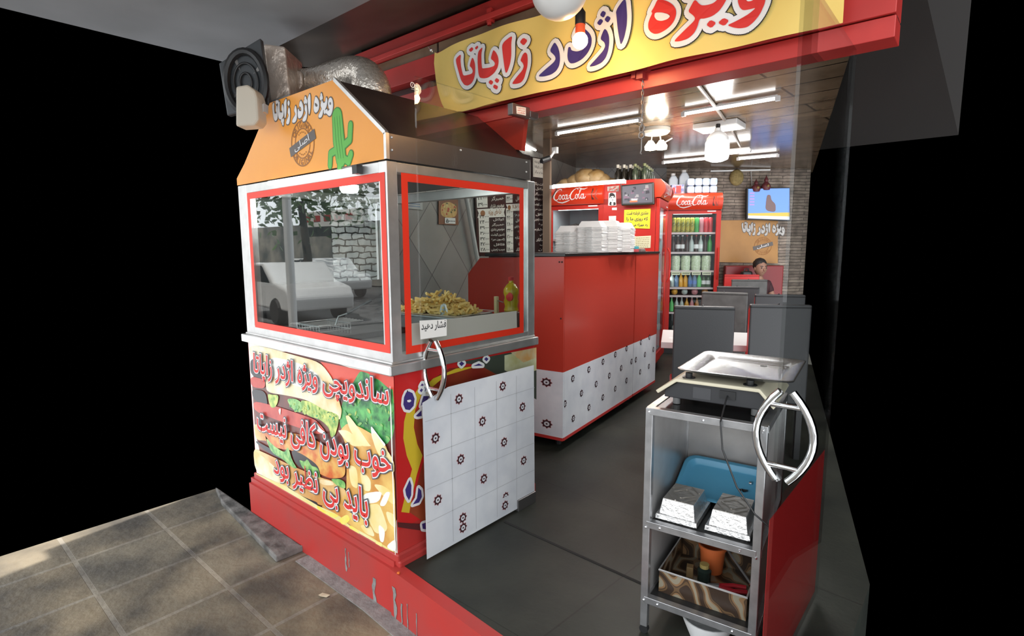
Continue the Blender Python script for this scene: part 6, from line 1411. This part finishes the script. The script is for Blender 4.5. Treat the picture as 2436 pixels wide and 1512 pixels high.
# ================================================================= LAMPS
def tube_strip(label, a, b, r=.013, glow=TUBE, power=0, group='tube lamps'):
    t = thing('tube_lamp', label, 'lamp', (0, 0, 0), 0, group); a, b = Vector(a), Vector(b)
    m_ = MB(); m_.tube([a, b], r, 10); m_.build('tube', glow, t)
    m_ = MB(); u = Vector((0, 0, r+.008)); m_.bar(a+u, b+u, .03, .014); m_.box(a, (.03, .03, .035)); m_.box(b, (.03, .03, .035)); m_.build('batten', WHITE, t)
    if power:
        d_ = b-a; L_ = d_.length; ang = math.atan2(d_.y, d_.x)
        lamp('AREA', 'tube_light', (a+b)/2-Vector((0, 0, .03)), power, (1, .98, .95), L_, .04, (0, 0, ang))
    return t
TUBE2 = mat('led_strip_glow', (1, .98, .95), 0.4, emit=6)
zc_ = 2.465
tube_strip('long slim strip lamp on the ceiling nearest the counter', onZ((1325, 318), zc_), onZ((1524, 286), zc_), .010, TUBE2, 11)
tube_strip('long slim strip lamp on the ceiling running past the hanging bulb', onZ((1626, 272), zc_), onZ((1850, 234), zc_), .010, TUBE2, 11)
tube_strip('bright tube lamp just inside the lintel', onZ((1585, 197), zc_), onZ((1692, 181), zc_), .022, TUBE, 10)
tube_strip('slim strip lamp near the back of the ceiling', onZ((1578, 387), zc_), onZ((1720, 374), zc_), .012, TUBE2, 8)
tube_strip('slim strip lamp at the back of the ceiling near the television', onZ((1756, 378), zc_), onZ((1850, 370), zc_), .012, TUBE2, 5)
tube_strip('short bright tube lamp behind the hanging bulb', onZ((1712, 365), 2.43), onZ((1783, 358), 2.43), .022, TUBE, 5)
# ceiling panel lamp + big bulb
P = onZ((1711, 299), 2.48); t = thing('panel_lamp', 'square white ceiling panel lamp above the big bulb', 'lamp', P, .05)
m_ = MB(); m_.bx(-.19, .19, -.14, .14, -.03, .018); m_.build('frame', WHITE, t, bevel=.006); m_ = MB(); m_.bx(-.16, .16, -.11, .11, -.034, -.0295); m_.build('diffuser', mat('panel_glow', (1, .96, .9), .4, emit=4), t)
P = at(1706, 352, 4.85); t = thing('bulb', 'large glowing LED bulb hanging below the ceiling panel lamp', 'bulb', P)
m_ = MB(); m_.lathe([(0, -.115), (.05, -.112), (.09, -.095), (.098, -.07), (.098, .04), (.092, .055)], n=28); m_.build('globe', mat('bulb_glow', (1, .98, .95), .4, emit=14), t, smooth=True)
m_ = MB(); m_.lathe([(.092, .055), (.088, .085), (.06, .12), (.03, .14), (.026, .165)], n=28); m_.build('heat_sink', mat('white_bulb_base', (.75, .75, .75), .4), t, smooth=True)
m_ = MB(); m_.tube([(0, 0, .16), (0, 0, .2)], [.022, .018], 12); m_.build('socket', BLACK, t); m_ = MB(); m_.tube([(0, 0, .2), (0.0, 0, 2.45-P.z)], .004, 6); m_.build('cord', BLACK, t)
lamp('POINT', 'big_bulb_light', P+Vector((0, 0, -.16)), 20, (1, .98, .95), .09)
# twin spots
P = onZ((1560, 314), 2.47); t = thing('twin_spot_lamp', 'round ceiling lamp with two warm glowing spots', 'lamp', P)
m_ = MB(); m_.lathe([(0, -.025), (.11, -.02), (.13, 0), (.13, .03), (0, .03)], n=28); m_.build('rose', mat('warm_white_metal', (.7, .66, .58), .4), t, smooth=True)
for i, (dx, dz) in enumerate(((-.045, -.13), (.055, -.125))):
    c_ = RH*dx+Vector((0, 0, dz))
    m_ = MB(); m_.tube([RH*dx*.6, c_+Vector((0, 0, .03))], .007, 6); m_.build('arm', STEEL, t)
    m_ = MB(); m_.lathe([(.02, .05), (.055, .0), (.05, -.03), (0, -.04)], c_, 18); m_.build('spot', mat('warm_spot_glow', (1, .88, .68), .4, emit=16), t, smooth=True)
m_ = MB(); m_.box(RH*.11+Vector((0, 0, -.08)), (.09, .05, .012), rz=YAW, ry=math.radians(-28)); m_.build('barn_door', STEEL, t)
lamp('POINT', 'twin_spot_light', P+Vector((0, 0, -.24)), 11, (1, .84, .6), .06)
# ceiling conduit
t = thing('conduit', 'white cable conduit crossing the ceiling to the panel lamp', 'conduit', (0, 0, 0)); m_ = MB(); m_.tube([onZ((1655, 195), 2.485), onZ((1700, 252), 2.485), onZ((1724, 285), 2.485)], .013, 8); m_.tube([onZ((1742, 312), 2.485), onZ((1762, 352), 2.485)], .008, 8); m_.build('pipe', mat('ceiling_conduit', (.5, .45, .4), .4), t)
# globe and warm bulb under the canopy
P = at(1331, -26, 2.1); t = thing('globe_lamp', 'large unlit white globe lamp hanging in front of the yellow banner', 'lamp', P)
m_ = MB(); m_.ball((0, 0, 0), .103, 28, 18, (1, 1, 1)); m_.build('globe', mat('milky_globe', (.72, .7, .67), .3), t, smooth=True); m_ = MB(); m_.tube([(0, 0, .09), (0, 0, .16)], .035, 14); m_.build('socket', BLACK, t); m_ = MB(); m_.tube([(0, 0, .16), (0, 0, 2.6-P.z)], .006, 6); m_.build('cord', BLACK, t)
P = at(1380, 97, 2.3); t = thing('bulb', 'small glowing orange bulb in a black holder against the yellow banner', 'bulb', P)
m_ = MB(); m_.ball((0, 0, 0), .031, 18, 12); m_.build('globe', mat('warm_bulb_glow', (1, .8, .5), .3, emit=22), t, smooth=True)
m_ = MB(); m_.tube([(0, 0, .026), (0, 0, .062)], [.02, .019], 16); tag(m_.build('collar', mat('orange_bulb_collar', (.7, .08, .02), .4, emit=.25), t), 'orange translucent collar')
m_ = MB(); m_.lathe([(.021, .06), (.021, .105), (.012, .118), (.005, .135)], n=16); m_.build('holder', BLACK, t, smooth=True); m_ = MB(); m_.tube([(0, 0, .13), (-.012, 0, .17), (.0, .01, 2.6-P.z)], .003, 6); m_.build('cord', BLACK, t)
lamp('POINT', 'warm_bulb_light', P+Vector((0, -.01, -.045)), 7, (1, .55, .2), .03)
# chain with hook under the lintel
P = onY((1530, 178), 2.30); t = thing('hanging_chain', 'dark chain with a hook and ring hanging under the red lintel', 'chain', P)
m_ = MB(); z = -.01; k = 0
L_ = (onY((1527, 298), 2.30)-P).z
while z > L_:
    pts = []
    for i in range(10):
        a_ = 2*math.pi*i/10; u, w = .005*math.cos(a_), .0125*math.sin(a_); pts.append((u, 0, z-.01+w) if k % 2 else (0, u, z-.01+w))
    m_.tube(pts, .0018, 5, closed=True); z -= .019; k += 1
m_.build('links', STEELD, t)
m_ = MB(); m_.tube([(.011*math.cos(2*math.pi*i/16), 0, z-.008+.016*math.sin(2*math.pi*i/16)) for i in range(16)], .0035, 6, closed=True); m_.tube([(.013*math.cos(2*math.pi*i/16), 0, z-.037+.013*math.sin(2*math.pi*i/16)) for i in range(16)], .0045, 6, closed=True)
m_.build('ring', STEELD, t); m_ = MB(); m_.tube([(0, 0, z-.05), (0, 0, z-.1), (-.004, 0, z-.115), (.004, 0, z-.12)], .003, 6); m_.build('hook', STEELD, t)
m_ = MB(); m_.box((-.03, -.02, .0), (.02, .03, .03)); m_.box((0, -.02, -.008), (.03, .03, .03)); m_.box((.0, 0, .02), (.07, .06, .03)); m_.build('bracket', mat('red_bracket', (.3, .03, .03), .4), t)
t = thing('beam_clamp', 'red painted clamp on the upper flange of the lintel', 'clamp', onY((1167, 38), 2.26)); m_ = MB(); m_.box((0, 0, 0), (.03, .03, .07)); m_.lathe([(.012, -.05), (.012, -.035), (0, -.035)], (0, -.01, 0), 8); m_.build('bolt', RED, t)
# ================================================================= SMALL LITTER
t = thing('dry_leaf', 'pale dry leaf lying on the slate paving joint', 'leaf', onZ((771, 1418), PZ)+Vector((0, 0, .004)), .5)
m_ = MB(); m_.poly([(-.03, 0, 0), (-.012, -.012, .004), (.018, -.01, .001), (.03, .004, .006), (.01, .014, .002), (-.015, .012, .005)]); m_.build('blade', mat('dry_leaf', (.5, .42, .3), .7), t, solid=.001)
for px, py, lab, c_ in ((899, 1387, 'yellow crumb in the gutter under the red kerb', (.6, .4, .03)), (883, 1384, 'small green scrap in the gutter by the yellow crumb', (.3, .4, .2)), (856, 1167, '', None)):
    if c_: t = thing('food_scrap', lab, 'scrap', onZ((px, py), PZ)+Vector((0, 0, .009)), .4); m_ = MB(); m_.box((0, 0, 0), (.012, .01, .008)); m_.build('crumb', mat('scrap_%d' % px, c_, .7), t, bevel=.002)
t = thing('food_scrap', 'orange speck lying on the red kerb beside the booth', 'scrap', onZ((948, 1364), .003), .4); m_ = MB(); m_.box((0, 0, .004), (.012, .01, .008)); m_.build('crumb', mat('scrap_o', (.7, .15, .02), .7), t, bevel=.002)
